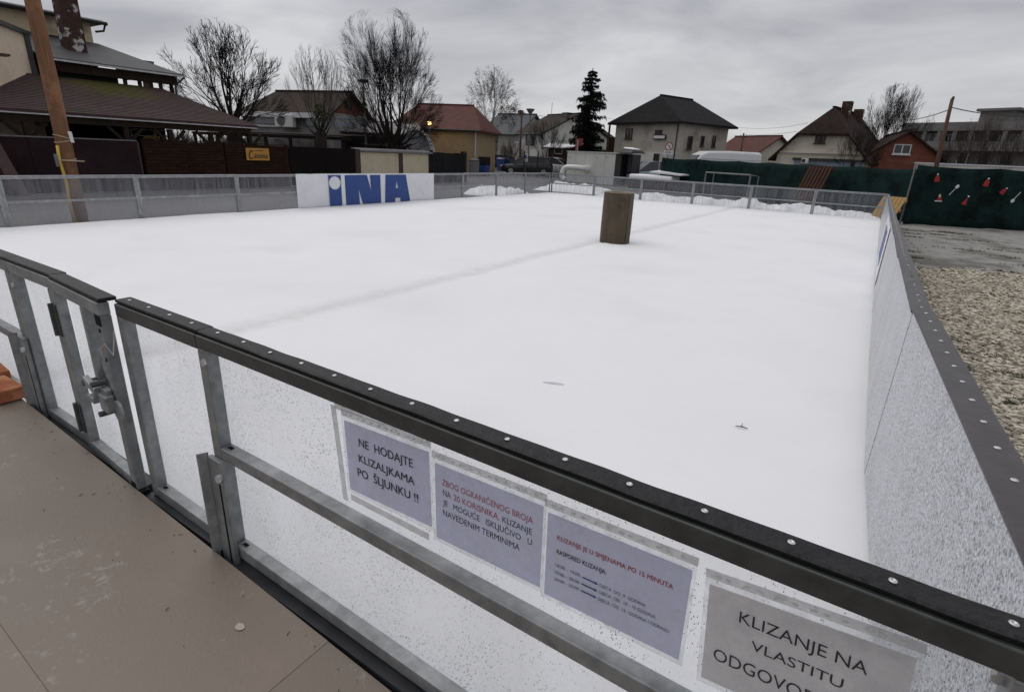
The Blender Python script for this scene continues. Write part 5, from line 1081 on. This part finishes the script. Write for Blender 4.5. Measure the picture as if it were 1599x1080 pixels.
MB(T).box(w_-.02, w_+.02, .065, .7, 0, hcn-.06).build('door', 'tarp_black', ct); MB(T).box(w_-.5, w_-.45, .7, 2.2, 0, hcn-.06).build('doorway', 'hole_dark', ct); MB(T).box(w_-.02, w_+.02, 2.0, dpt-.06, 0, hcn-.06).build('door', 'tarp_black', ct)
for px in (890, 932, 947): x, z = ux(T, px, 245); MB(T).box(x-.05, x+.05, -.03, -.001, z-.05, z+.05).build('lifting_eye', 'gutter_white', ct)
a = ux(T, 962, 235)[0]; tag(MB(T).hexa([(a, .3, hcn+.005), (a+1.0, .3, hcn+.005), (a+1.0, 2, hcn+.005), (a, 2, hcn+.005), (a+.1, .5, hcn+.28), (a+.95, .5, hcn+.2), (a+.9, 1.7, hcn+.2), (a+.1, 1.7, hcn+.28)]).build('tarpaulin_bundle', 'tarp_black', bevel=.04), 'black bundle with snow lying on the white container roof', 'tarpaulin')
tag(MB(T).hexa([(a+.12, .55, hcn+.285), (a+.9, .55, hcn+.215), (a+.85, 1.6, hcn+.215), (a+.12, 1.6, hcn+.285), (a+.2, .65, hcn+.36), (a+.85, .6, hcn+.29), (a+.8, 1.4, hcn+.29), (a+.2, 1.4, hcn+.36)]).build('snow_patch', 'snow_pile', bevel=.05), 'thin cap of snow on the black bundle', 'snow')
p0 = T @ Vector((ux(T, 918, 263)[0], -.02, ux(T, 918, 262)[1])); Tn = T.to_3x3()
pts = []; q0 = Vector((ux(T, 918, 263)[0], 0, ux(T, 918, 263)[1])); q1 = Vector((ux(T, 902, 259)[0], -.75, q0.z+.06)); xb_ = ux(T, 892, 270)[0]
ctrl = [q0, Vector((q0.x-.15, -.45, q0.z+.01)), Vector((q0.x-.55, -.75, q0.z+.03)), Vector((xb_+.28, -.9, q0.z+.0)), Vector((xb_+.08, -.95, q0.z-.15)), Vector((xb_, -1.0, q0.z-.4)), Vector((xb_-.0, -1.0, .55)), Vector((xb_+.06, -1.0, .3)), Vector((xb_+.3, -1.0, .16))]
def catmull(P, n=5):
    out_ = []
    for i in range(len(P)-1):
        a, b2, c2, d2 = P[max(i-1, 0)], P[i], P[i+1], P[min(i+2, len(P)-1)]
        for k in range(n):
            u = k/n; out_.append(.5*((2*b2)+(c2-a)*u+(2*a-5*b2+4*c2-d2)*u*u+(3*b2-a-3*c2+d2)*u*u*u))
    return out_+[P[-1]]
cp_ = catmull(ctrl); du = thing('air_duct', 'bent white air duct coming out of the white container', 'duct', T @ Vector((xb_, -1, 0)))
MB(T).tube(cp_, [.17+.006*(i % 2) for i in range(len(cp_))], 14).build('hose', 'duct_white', du, smooth=True)
MB(T).tube([q0, q0+Vector((0, -.25, 0))], .21, 16).build('flange', 'duct_white', du)
# ------------------------------------------------------------------ vehicles
mat('car_black', (.012, .013, .015), (.016, .017, .019), .22, 3, spec=.6); mat('car_white', (.66, .67, .68), (.6, .61, .62), .3, 2); mat('car_silver', (.3, .33, .37), (.26, .29, .33), .3, 2, metal=.3); mat('tyre', (.015, .015, .015), (.02, .02, .02), .85); mat('rim_grey', (.4, .4, .41), (.3, .3, .31), .4, 8, metal=.6); mat('light_red', (.4, .02, .02), (.35, .02, .02), .3); mat('light_clear', (.7, .7, .7), (.6, .6, .6), .15)
def car(label, loc, rz, paint, L=4.1, Wd=1.72, H=1.46, group='parked cars'):
    """hatchback: lofted body with wheel arches, glasshouse, wheels"""
    t = thing('parked_car', label, 'car', loc, rz, group)
    # body cross-sections along the length: (x, half width, bottom, belt height)
    S = [(0, .70, .34, .62), (.10, .80, .24, .74), (.55, .85, .2, .80), (1.15, .86, .2, .88), (2.0, .86, .2, .92), (3.0, .86, .2, .94), (3.75, .84, .22, .95), (4.02, .80, .28, .90), (4.1, .72, .36, .80)]
    k = L/4.1; kw = Wd/1.72; mb = MB()
    for x, hw, zb, zt in S:
        for y, z in ((-hw*.92, zb), (-hw, zb+.12), (-hw, zt-.12), (-hw*.93, zt), (hw*.93, zt), (hw, zt-.12), (hw, zb+.12), (hw*.92, zb)): mb.v.append(Vector((x*k-L/2, y*kw, z)))
    for i in range(len(S)-1):
        for j in range(8): mb.f.append((i*8+j, i*8+(j+1) % 8, (i+1)*8+(j+1) % 8, (i+1)*8+j))
    mb.f += [tuple(range(8))[::-1], tuple(range((len(S)-1)*8, len(S)*8))]
    mb.build('body', paint, t, local=True, smooth=True)
    G = [(.95, .78, .86, .87), (1.75, .70, .88, H-.05), (2.2, .68, .90, H), (3.2, .66, .92, H-.02), (3.75, .64, .93, H-.14), (4.0, .74, .92, .96)]
    mb = MB()
    for x, hw, zb, zt in G:
        for y, z in ((-.80, zb), (-hw, zt), (hw, zt), (.80, zb)): mb.v.append(Vector((x*k-L/2, y*kw, z)))
    for i in range(len(G)-1):
        for j in range(4): mb.f.append((i*4+j, i*4+(j+1) % 4, (i+1)*4+(j+1) % 4, (i+1)*4+j))
    mb.f += [(3, 2, 1, 0), tuple(range(len(G)*4-4, len(G)*4))]
    mb.build('windows', 'glass_dark', t, local=True)
    mb = MB()
    for a, b_ in zip(G[1:-2], G[2:-1]): mb.slab((a[0]*k-L/2, -a[1]*kw*.98, a[3]+.03), (a[0]*k-L/2, a[1]*kw*.98, a[3]+.03), (b_[0]*k-L/2, b_[1]*kw*.98, b_[3]+.03), (b_[0]*k-L/2, -b_[1]*kw*.98, b_[3]+.03), .028)
    for sy in (-1, 1):
        for (x0, z0, y0, x1, z1, y1) in ((.95, .88, .81, 1.75, H-.03, .71), (2.35, .9, .825, 2.4, H-.02, .69), (3.35, .93, .825, 3.3, H-.02, .68), (4.0, .95, .80, 3.75, H-.13, .66)): mb.bar((x0*k-L/2, sy*y0*kw, z0), (x1*k-L/2, sy*y1*kw, z1), .05, .06)
    mb.build('roof', paint, t, local=True)
    for x in (.75, 3.35):
        for sy in (-1, 1):
            w2 = MB().tube([(x*k-L/2, sy*(.70*kw), .31), (x*k-L/2, sy*(.875*kw), .31)], .31, 18).build('wheel', 'tyre', t, local=True)
            MB().tube([(x*k-L/2, sy*(.84*kw), .31), (x*k-L/2, sy*(.885*kw), .31)], .20, 14).build('rim', 'rim_grey', w2, local=True)
    for sy in (-1, 1):
        MB().box(-L/2-.01, -L/2+.16, sy*.58*kw-.14, sy*.58*kw+.14, .60, .72).build('headlight', 'light_clear', t, local=True, bevel=.03); MB().box(L/2-.14, L/2+.008, sy*.64*kw-.09, sy*.64*kw+.09, .66, .90).build('tail_light', 'light_red', t, local=True, bevel=.02)
    return t
def car_px(label, px, d, turn, paint, **k):
    p = at(px, 250, d); ang = math.atan2(CR.y, CR.x); return car(label, (p.x, p.y, GZ), ang+turn, paint, **k)
car_px('black hatchback parked by the railing left of the white container', 822, 49, .1, 'car_black', L=4.4, H=1.5)
car_px('white car behind the railing next to the white container', 868, 53, math.pi-.4, 'car_white')
car_px('silver blue car parked beyond the black fence', 741, 52, .9, 'car_silver')
car_px('dark grey car parked in front of the slate roofed house', 776, 60, .2, 'car_black', L=3.8)
car_px('dark car parked behind the white car, under the stall', 872, 58, .1, 'car_black')
car_px('silver car parked between the white container and the green screen', 1016, 41, .15, 'car_silver', L=4.3, H=1.55)
# white delivery van, its roof above the green screen
pv_ = at(1117, 250, 41); ang = math.atan2(CR.y, CR.x)
vn = thing('delivery_van', 'long white delivery van standing behind the green screen', 'van', (pv_.x, pv_.y, GZ), ang+.05)
S = [(-2.85, .80, .45, 1.0), (-2.7, .9, .35, 1.15), (-1.95, .97, .32, 1.35), (-1.35, .98, .32, 2.15), (-.9, .98, .32, 2.36), (.5, .98, .32, 2.42), (2.6, .98, .32, 2.40), (2.75, .96, .36, 2.30)]
mb = MB()
for x, hw, zb, zt in S:
    for y, z in ((-hw, zb), (-hw, min(1.25, zt-.1)), (-hw*.9, zt-.12), (-hw*.78, zt), (hw*.78, zt), (hw*.9, zt-.12), (hw, min(1.25, zt-.1)), (hw, zb)): mb.v.append(Vector((x, y, z)))
for i in range(len(S)-1):
    for j in range(8): mb.f.append((i*8+j, i*8+(j+1) % 8, (i+1)*8+(j+1) % 8, (i+1)*8+j))
mb.f += [tuple(range(8))[::-1], tuple(range((len(S)-1)*8, len(S)*8))]; mb.build('body', 'car_white', vn, local=True, smooth=False, bevel=.03)
MB().hexa([(-1.99, -.8, 1.40), (-1.99, .8, 1.40), (-1.9, .8, 1.42), (-1.9, -.8, 1.42), (-1.46, -.76, 2.1), (-1.46, .76, 2.1), (-1.3, .76, 2.1), (-1.3, -.76, 2.1)]).build('windscreen', 'glass_dark', vn, local=True)
for x in (-1.9, 1.8):
    for sy in (-1, 1): MB().tube([(x, sy*.75, .34), (x, sy*.99, .34)], .34, 16).build('wheel', 'tyre', vn, local=True)
MB().box(-1.3, 2.7, -.985, -.975, 1.86, 1.89).build('side_trim', 'rim_grey', vn, local=True)
# ------------------------------------------------------------------ green screen fence with pallets and ornaments
mat('screen_green', (.005, .018, .0165), (.009, .028, .025), .9, 3, .2, 30, c3=(.003, .008, .008), s3=1.2)
def screen_run(name, label, P, h0, h1, seed, lift=.0):
    r = random.Random(seed); t = thing(name, label, 'fence screen', (P[0][0], P[0][1], GZ), group='green fence screens')
    n = 70; L = sum((Vector(b_)-Vector(a)).length for a, b_ in zip(P[:-1], P[1:])); cum = [0]
    for a, b_ in zip(P[:-1], P[1:]): cum.append(cum[-1]+(Vector(b_)-Vector(a)).length)
    def pt(s):
        for i in range(len(P)-1):
            if s <= cum[i+1]+1e-6: u = (s-cum[i])/(cum[i+1]-cum[i]); return Vector(P[i]).lerp(Vector(P[i+1]), u), (Vector(P[i+1])-Vector(P[i])).normalized()
    mb = MB(); ph = r.uniform(0, 6); rows = 9
    for i in range(n+1):
        s = L*i/n; p, d = pt(s); nn = Vector((-d.y, d.x)); 
        sag = -.05*abs(math.sin(s*math.pi/2.4))
        for j in range(rows):
            v = j/(rows-1); off = .05*math.sin(s*2.1+ph+v*2)*(1-v*.6)+.025*math.sin(s*5.7+ph*2+v*5)
            mb.v.append(Vector((p.x+nn.x*off, p.y+nn.y*off, GZ+lift+.02*math.sin(s*3)*(1-v)+v*(h0+(h1-h0)*i/n+sag-lift))))
    for i in range(n):
        for j in range(rows-1): k = i*rows+j; mb.f.append((k, k+rows, k+rows+1, k+1))
    o = mb.build('cloth', 'screen_green', t, smooth=True); sdm = o.modifiers.new('thick', 'SOLIDIFY'); sdm.thickness = .006
    for k in range(int(L/2.4)+1):
        p, d = pt(min(k*2.4, L)); nn = Vector((-d.y, d.x)); q = p+nn*.12
        MB().tube([(q.x, q.y, GZ), (q.x, q.y, GZ+h0+(h1-h0)*min(k*2.4, L)/L)], .03, 6).build('post', 'lamp_metal', t)
    return t
pA = at(1034, 245, 33.5); pM = at(1145, 250, 31); pC = at(1440, 265, 23.6)
screen_run('green_screen', 'long dark green fence screen behind the far side of the rink', [(pA.x, pA.y), (pM.x, pM.y), (pC.x, pC.y)], zof(1034, 246, 33.5), zof(1436, 264, 23.6), 1)
gA = onZ(1408, 350, GZ); gB = onZ(1599, 361, GZ); dd = Vector((gB.x-gA.x, gB.y-gA.y)); 
gA2 = Vector((gA.x, gA.y)); gE = gA2+dd*2.2
screen_run('green_screen', 'green fence screen decorated with red and white ornaments', [(gA2.x, gA2.y), (gE.x, gE.y)], zof(1433, 257, gA2.y+.85), zof(1599, 268, math.hypot(gB.x-CAM.x, gB.y-CAM.y)), 2)
mat('ornament_red', (.40, .015, .02), (.28, .01, .015), .6, 9); mat('ornament_white', (.72, .72, .70), (.6, .6, .58), .6, 9)
nrm = Vector((dd.y, -dd.x, 0)).normalized(); 
if nrm.y > 0: nrm = -nrm
def on_screen(px, py, off=.10):
    r = ray(px, py); O = Vector((gA2.x, gA2.y, 0))+nrm*off; return CAM+r*((O-CAM).dot(nrm)/r.dot(nrm))
def ornament(px, py, kind, label, rot=0, s=1.0):
    s *= .6
    c = on_screen(px, py); x = Vector((dd.x, dd.y, 0)).normalized(); z = Vector((0, 0, 1)); ca, sa = math.cos(rot), math.sin(rot)
    X = x*ca+z*sa; Zz = -x*sa+z*ca; P = lambda u, v, y=0: c+X*u*s+Zz*v*s+nrm*y
    t = thing('ornament', label, 'ornament', c, group='ornaments on the green screen')
    if kind == 'cone':
        MB().prism([P(-.13, -.2), P(.13, -.2), P(.02, .24)], nrm*.03).build('hat', 'ornament_red', t, bevel=.01); MB().tube([P(.02, .25, .01), P(.02, .27, .02)], .03, 8).build('bobble', 'ornament_white', t)
    elif kind == 'bell':
        MB().prism([P(-.13, -.17), P(.13, -.17), P(.11, .02), P(.07, .15), P(.0, .2), P(-.07, .15), P(-.12, .0)], nrm*.03).build('mitten', 'ornament_red', t, bevel=.01); MB().prism([P(-.03, .2), P(.05, .2), P(.04, .27), P(-.02, .27)], nrm*.02).build('loop', 'ornament_white', t)
    elif kind == 'spoon':
        MB().prism([P(.08*math.cos(a*.628), .1+.11*math.sin(a*.628)) for a in range(10)], nrm*.03).build('head', 'ornament_white', t, bevel=.008); MB().bar(P(0, 0, .01), P(-.0, -.42, .01), .018, .012).build('stick', 'ornament_white', t)
    else:
        MB().prism([P(-.1, -.1), P(.12, -.1), P(.09, .08), P(-.06, .08)], nrm*.03).build('body', 'ornament_red', t); MB().prism([P(-.05, .085), P(.04, .085), P(.02, .22), P(-.03, .22)], nrm*.03).build('hood', 'ornament_white', t); MB().bar(P(-.17, -.13, .01), P(.17, -.13, .01), .02, .03).build('runner', 'ornament_white', t)
ornament(1463, 279, 'bell', 'red mitten ornament hung beside the edge of the green screen', .1, .95); ornament(1492, 294, 'spoon', 'white spoon shaped ornament between two red ones, bowl uppermost', -.55)
ornament(1466, 310, 'sled', 'small red and white sledge shaped ornament on the green screen'); ornament(1507, 314, 'cone', 'dark red pointed hat ornament, lowest on the green screen', -.25, 1.0)
ornament(1540, 286, 'bell', 'bright red bell shaped ornament high on the green screen', -.15); ornament(1566, 299, 'bell', 'red slanting mitten ornament beside a white spoon', -.6, .9); ornament(1583, 311, 'spoon', 'white spoon shaped ornament with its bowl hanging down', math.pi-.5)
# pallets leaning on the screen
mat('pallet_brown', (.07, .032, .02), (.045, .022, .015), .8, 6, .15, 20, stretch=(1, 6, 6)); mat('pallet_yellow', (.40, .25, .085), (.32, .20, .07), .75, 6, .15, 20, stretch=(1, 6, 6))
def pallet(label, base, rz, tilt, m, L=1.5, Wd=1.1, n=6):
    t = thing('pallet', label, 'pallet', base, 0, 'wooden pallets'); T = Matrix.Translation(Vector(base)) @ Matrix.Rotation(rz, 4, 'Z') @ Matrix.Rotation(tilt, 4, 'X')
    for k in range(n): x = -Wd/2+Wd*(k+.5)/n; MB(T).box(x-.055, x+.055, -.02, .0, 0, L).build('board', m, t)
    for z in (.03, L/2-.05, L-.14): MB(T).box(-Wd/2, Wd/2, .002, .09, z, z+.1).build('bearer', m, t)
    return t
ang = math.atan2((pC-pM).y, (pC-pM).x)
b_ = at(1256, 300, 25.5); pallet('dark brown wooden pallet leaning against the long green screen', (b_.x, b_.y, GZ+.25), ang+.05, math.radians(-22), 'pallet_brown', 1.55, 1.2, 7)
b_ = at(1378, 330, 21.9); pallet('yellow wooden pallet leaning outside the corner of the rink', (b_.x, b_.y, GZ+.1), ang+.2, math.radians(-35), 'pallet_yellow', .9, .75, 6)
# small white goal frame behind the far fence
def goal():
    a, b_ = at(1099, 292, 27.5), at(1168, 297, 26.0); d = (b_-a); d.z = 0; d.normalize(); nn = Vector((-d.y, d.x, 0)); h = zof(1099, 269, 27.5)
    t = thing('goal_frame', 'small pale metal goal frame standing behind the far rink fence', 'goal', (a.x, a.y, GZ))
    for p in (a, b_): MB().tube([(p.x, p.y, GZ), (p.x, p.y, GZ+h)], .035, 8).build('post', 'lamp_metal', t)
    MB().tube([(a.x, a.y, GZ+h), (b_.x, b_.y, GZ+h)], .035, 8).build('crossbar', 'lamp_metal', t)
    for p in (a, b_):
        q = p+nn*.55; MB().tube([(p.x, p.y, GZ+h), (q.x, q.y, GZ+h-.05), (q.x, q.y, GZ)], .025, 6).build('rear_stay', 'lamp_metal', t)
goal()
# snow covered stack with slatted side right of the container
b0 = at(983, 280, 33.5); b1 = at(1048, 283, 32); d = b1-b0; d.z = 0; Ls = d.length; d.normalize(); nn = Vector((-d.y, d.x, 0))
T = Matrix(((d.x, nn.x, 0, b0.x), (d.y, nn.y, 0, b0.y), (0, 0, 1, GZ), (0, 0, 0, 1))); h = zof(1010, 273, 33)
ss = thing('crate_stack', 'low slatted crate stack capped with snow next to the container', 'crate stack', T.translation)
MB(T).box(0, Ls, .02, 1.2, 0, h-.3).build('core', 'interior_dark', ss); MB(T).box(-.05, Ls+.05, -.08, 1.3, h-.3, h).build('snow_cap', 'snow_pile', ss, bevel=.1)
for k in range(13): MB(T).box(Ls*k/13, Ls*k/13+.06, -.04, .015, 0, h-.305).build('slat', 'wood_brown', ss)
tag(MB(T).hexa([(Ls*.45, .1, h+.12), (Ls+.6, -.1, h+.05), (Ls+.6, 1.2, h+.08), (Ls*.45, 1.2, h+.2), (Ls*.45, .1, h+.2), (Ls+.6, -.1, h+.12), (Ls+.6, 1.2, h+.16), (Ls*.45, 1.2, h+.28)]).build('snowy_board', 'snow_strip'), 'snow covered board lying across the slatted crate stack', 'board')
# ------------------------------------------------------------------ street furniture in the middle distance
b_ = at(740, 262, 42); t = thing('litter_bin', 'round grey litter bin beside the black fence', 'bin', (b_.x, b_.y, GZ))
MB().lathe([(.34, 0), (.38, .3), (.39, 1.0), (.36, 1.08)], 18, (b_.x, b_.y, GZ)).build('body', 'wall_concrete', t); MB().lathe([(.41, 1.082), (.42, 1.12), (.2, 1.17), (.01, 1.18)], 18, (b_.x, b_.y, GZ)).build('lid', 'lamp_metal', t)
mat('plastic_blue', (.02, .05, .2), (.03, .07, .25), .4, 5)
b_ = at(756, 262, 43); t = thing('waste_container', 'dark wheeled waste container with blue base beside the litter bin', 'bin', (b_.x, b_.y, GZ))
MB().hexa([(b_.x-.25, b_.y-.25, GZ+.08), (b_.x+.25, b_.y-.25, GZ+.08), (b_.x+.25, b_.y+.25, GZ+.08), (b_.x-.25, b_.y+.25, GZ+.08), (b_.x-.32, b_.y-.32, GZ+.75), (b_.x+.32, b_.y-.32, GZ+.75), (b_.x+.32, b_.y+.32, GZ+.75), (b_.x-.32, b_.y+.32, GZ+.75)]).build('tub', 'plastic_blue', t)
MB().box(b_.x-.34, b_.x+.34, b_.y-.34, b_.y+.34, GZ+.752, GZ+1.35).build('upper', 'black_panel', t, bevel=.05)
for s in (-.25, .25): MB().tube([(b_.x+.26, b_.y+s-.04, GZ+.09), (b_.x+.26, b_.y+s+.04, GZ+.09)], .09, 12).build('wheel', 'tyre', t)
b_ = at(785, 262, 57); t = thing('waste_container', 'blue waste container next to the dark grey car', 'bin', (b_.x, b_.y, GZ)); MB().hexa([(b_.x-.4, b_.y-.4, GZ), (b_.x+.4, b_.y-.4, GZ), (b_.x+.4, b_.y+.4, GZ), (b_.x-.4, b_.y+.4, GZ), (b_.x-.5, b_.y-.5, GZ+1.1), (b_.x+.5, b_.y-.5, GZ+1.1), (b_.x+.5, b_.y+.5, GZ+1.1), (b_.x-.5, b_.y+.5, GZ+1.1)]).build('tub', 'plastic_blue', t, bevel=.03); MB().hexa([(b_.x-.54, b_.y-.54, GZ+1.103), (b_.x+.54, b_.y-.54, GZ+1.103), (b_.x+.54, b_.y+.54, GZ+1.103), (b_.x-.54, b_.y+.54, GZ+1.103), (b_.x-.45, b_.y-.3, GZ+1.25), (b_.x+.45, b_.y-.3, GZ+1.25), (b_.x+.45, b_.y+.3, GZ+1.25), (b_.x-.45, b_.y+.3, GZ+1.25)]).build('lid', 'plastic_blue', t)
# dark iron railing in front of the black car
r0_, r1_ = at(818, 260, 45), at(886, 262, 43); d = r1_-r0_; d.z = 0; L = d.length; d.normalize(); hrl = zof(850, 248, 44)
t = thing('iron_railing', 'dark iron railing in front of the parked black hatchback', 'railing', (r0_.x, r0_.y, GZ))
for z in (.12, hrl): MB().bar((r0_.x, r0_.y, GZ+z), (r0_.x+d.x*L, r0_.y+d.y*L, GZ+z), .05, .05).build('rail', 'gutter_black', t)
nb = 34
for k in range(nb+1): q = Vector((r0_.x, r0_.y, 0))+d*L*k/nb; wd = .08 if k % 11 == 0 else .025; MB().box(q.x-wd/2, q.x+wd/2, q.y-wd/2, q.y+wd/2, GZ, GZ+hrl+(.5 if k % 11 == 0 else -.03)).build('baluster', 'gutter_black', t)
b_ = at(820, 262, 46); t = thing('notice_post', 'small white notice board on a post by the railing', 'sign', (b_.x, b_.y, GZ)); MB().tube([(b_.x, b_.y, GZ), (b_.x, b_.y, GZ+zof(820, 241, 46))], .04, 6).build('post', 'lamp_metal', t)
x = Vector((CR.x, CR.y, 0)).normalized(); 
def plate(t, c, w2, z0, z1, m, off=.05, name='plate', th=.02):
    n_ = Vector((x.y, -x.x, 0)); q = Vector((c.x, c.y, 0))+n_*off
    return MB().hexa([(q-x*w2).to_tuple()[:2]+(z0,), (q+x*w2).to_tuple()[:2]+(z0,), (q+x*w2-n_*th).to_tuple()[:2]+(z0,), (q-x*w2-n_*th).to_tuple()[:2]+(z0,), (q-x*w2).to_tuple()[:2]+(z1,), (q+x*w2).to_tuple()[:2]+(z1,), (q+x*w2-n_*th).to_tuple()[:2]+(z1,), (q-x*w2-n_*th).to_tuple()[:2]+(z1,)]).build(name, m, t)
plate(t, b_, .17, GZ+zof(820, 253, 46), GZ+zof(820, 240, 46), 'white_paint'); plate(t, b_, .09, GZ+zof(820, 246, 46), GZ+zof(820, 241.5, 46), 'plastic_blue', .055, 'symbol', .004)
# red vertical advertising flag-sign with white script
mat('sign_red', (.20, .022, .022), (.17, .02, .02), .5, 3)
b_ = at(901, 240, 47); t = thing('red_sign', 'red upright sign with white script above the container', 'sign', (b_.x, b_.y, GZ)); MB().tube([(b_.x, b_.y, GZ), (b_.x, b_.y, GZ+zof(901, 216, 47))], .05, 6).build('post', 'lamp_metal', t)
z0, z1 = GZ+zof(901, 236, 47), GZ+zof(901, 216, 47); zm = GZ+zof(901, 227, 47)
plate(t, Vector((b_.x, b_.y, 0))+x*.1, .30, zm, z1, 'sign_red'); plate(t, Vector((b_.x, b_.y, 0))-x*.06, .14, z0, zm-.005, 'sign_red', .05, 'lower_plate')
n_ = Vector((x.y, -x.x, 0)); c0 = Vector((b_.x, b_.y, 0))+n_*.06-x*.02
pts = [Vector((c0.x+x.x*.07*math.sin(k*1.9), c0.y+x.y*.07*math.sin(k*1.9), z0+.05+(z1-z0-.15)*k/16)) for k in range(17)]
MB().tube(pts, .022, 5).build('script', 'ornament_white', t)
# round no-turn traffic sign
b_ = at(1043, 240, 38); t = thing('traffic_sign', 'round white and red no turning traffic sign on a grey post', 'sign', (b_.x, b_.y, GZ)); cz_ = GZ+zof(1043, 229, 38)
MB().tube([(b_.x, b_.y, GZ), (b_.x, b_.y, cz_+.25)], .035, 8).build('post', 'lamp_metal', t)
q = Vector((b_.x, b_.y, cz_))+n_*.05
MB().tube([q-n_*.012, q], .25, 28).build('disc', 'ornament_red', t); MB().tube([q, q+n_*.004], .195, 28).build('face', 'white_paint', t)
MB().bar(q+n_*.008+x*.02-Vector((0, 0, .14)), q+n_*.008+x*.02+Vector((0, 0, .05)), .005, .035, up=x).bar(q+n_*.008+x*.02+Vector((0, 0, .05)), q+n_*.008+x*.1+Vector((0, 0, .05)), .005, .035).build('arrow', 'sign_ink', t)
MB().bar(q+n_*.012-x*.14+Vector((0, 0, .14)), q+n_*.012+x*.14-Vector((0, 0, .14)), .004, .035).build('slash', 'ornament_red', t)
plate(t, b_, .28, GZ+zof(1043, 241, 38), GZ+zof(1043, 235, 38), 'white_paint', .05, 'supplementary_plate'); plate(t, b_, .20, GZ+zof(1043, 239, 38), GZ+zof(1043, 237, 38), 'glass_light', .056, 'plate_text', .004)
# poles and wires
def wood_pole(label, px, ytop, d, r_=.12, m='pole_wood_grey', name='utility_pole'):
    b_ = at(px, 240, d); h = zof(px, ytop, d); t = thing(name, label, 'pole', (b_.x, b_.y, GZ), group='utility poles'); MB().tube([(b_.x, b_.y, GZ), (b_.x+.02, b_.y, GZ+h*.5), (b_.x, b_.y, GZ+h)], [r_*1.15, r_, r_*.8], 9).build('shaft', m, t, smooth=True)
    MB().bar((b_.x-.3, b_.y, GZ+h-.35), (b_.x+.3, b_.y, GZ+h-.35), .06, .08).build('crossarm', m, t)
    for s in (-.25, .25): MB().tube([(b_.x+s, b_.y, GZ+h-.3), (b_.x+s, b_.y, GZ+h-.15)], .035, 8).build('insulator', 'lamp_metal', t)
    return Vector((b_.x, b_.y, GZ+h-.2))
# the pole above the green screen really leans
b0 = at(1464, 258, 30); tp = at(1487, 155, 30.4); t = thing('utility_pole', 'leaning brown wooden pole behind the decorated green screen', 'pole', (b0.x, b0.y, GZ), group='utility poles')
f0 = Vector((b0.x-(tp.x-b0.x)*.45, b0.y, GZ)); MB().tube([f0, f0.lerp(tp, .5), tp], [.10, .085, .065], 10).build('shaft', 'pole_wood_grey', t, smooth=True); MB().tube([tp-Vector((0, 0, .05)), tp+Vector((.03, 0, .1))], [.07, .04], 8).build('cap', 'gutter_black', t)
w1 = wood_pole('thin dark wooden pole in front of the brown roofed gable house', 812, 172, 55, .09)
w2 = wood_pole('thin dark pole between the grey house and the cream house', 1156, 208, 60, .09)
b_ = at(825, 240, 56); hl = zof(826, 172, 56); t = thing('street_lamp', 'tall grey street lamp with funnel shaped head beside the brown roof', 'street lamp', (b_.x, b_.y, GZ)); MB().tube([(b_.x, b_.y, GZ), (b_.x, b_.y, GZ+hl-.35)], [.1, .07], 8).build('pole', 'lamp_metal', t); MB().lathe([(.09, -.45), (.14, -.3), (.4, .05), (.42, .1), (.05, .14)], 14, (b_.x, b_.y, GZ+hl)).build('lamp_head', 'wall_concrete', t)
def wire(label, a, b_, sag, r_=.014):
    a, b_ = Vector(a), Vector(b_); pts = [a.lerp(b_, k/16)-Vector((0, 0, sag*4*(k/16)*(1-k/16))) for k in range(17)]; tag(MB().tube(pts, r_, 4).build('overhead_wire', 'gutter_black'), label, 'wire', 'overhead wires')
wire('overhead wire from the leaning pole towards the bare tree and cream house', tp-Vector((0, 0, .4)), at(1385, 183, 50), .3, .02); wire('overhead wire from the leaning pole over the apartment block', tp-Vector((0, 0, .3)), at(1640, 181, 34), .15, .02)
wire('overhead wire running past the spruce to the thin dark pole', w1, at(905, 180, 50), .25, .02); wire('overhead wire from the spruce to the roof of the grey house', at(930, 180, 52), at(990, 189, 50), .1, .012)
wire('overhead wire between the grey house and the cream house', w2+Vector((0, 0, .1)), at(1245, 205, 50), .15, .014); wire('overhead wire crossing the sky left of the cream house', at(1130, 195, 52), at(1262, 192, 50), .35, .012); wire('overhead wire across the slate roof to the thin dark pole', at(745, 186, 56), w1, .2, .02)
# pale retaining wall behind the hedge line and far tree belt closing the horizon
mat('far_wood', (.06, .052, .048), (.085, .075, .07), .95, 1.5)
mb = MB(); rr = random.Random(77)
for k in range(1500):
    px = rr.uniform(-300, 1900); d = rr.uniform(150, 230); b_ = at(px, 240, d); h = rr.uniform(3.5, 7.5)+1.5*math.sin(px*.013)
    for q in range(7):
        a = rr.uniform(-1, 1); mb.add([(b_.x, b_.y, GZ+h*.15*q/3), (b_.x+.12, b_.y+.1, GZ+h*.15*q/3), (b_.x+a*1.6, b_.y+rr.uniform(-1, 1), GZ+h*rr.uniform(.5, 1))], [(0, 1, 2)])
tag(mb.build('far_trees', 'far_wood', origin=(0, 0, GZ)), 'far belt of bare trees closing the horizon', 'trees', kind='stuff')
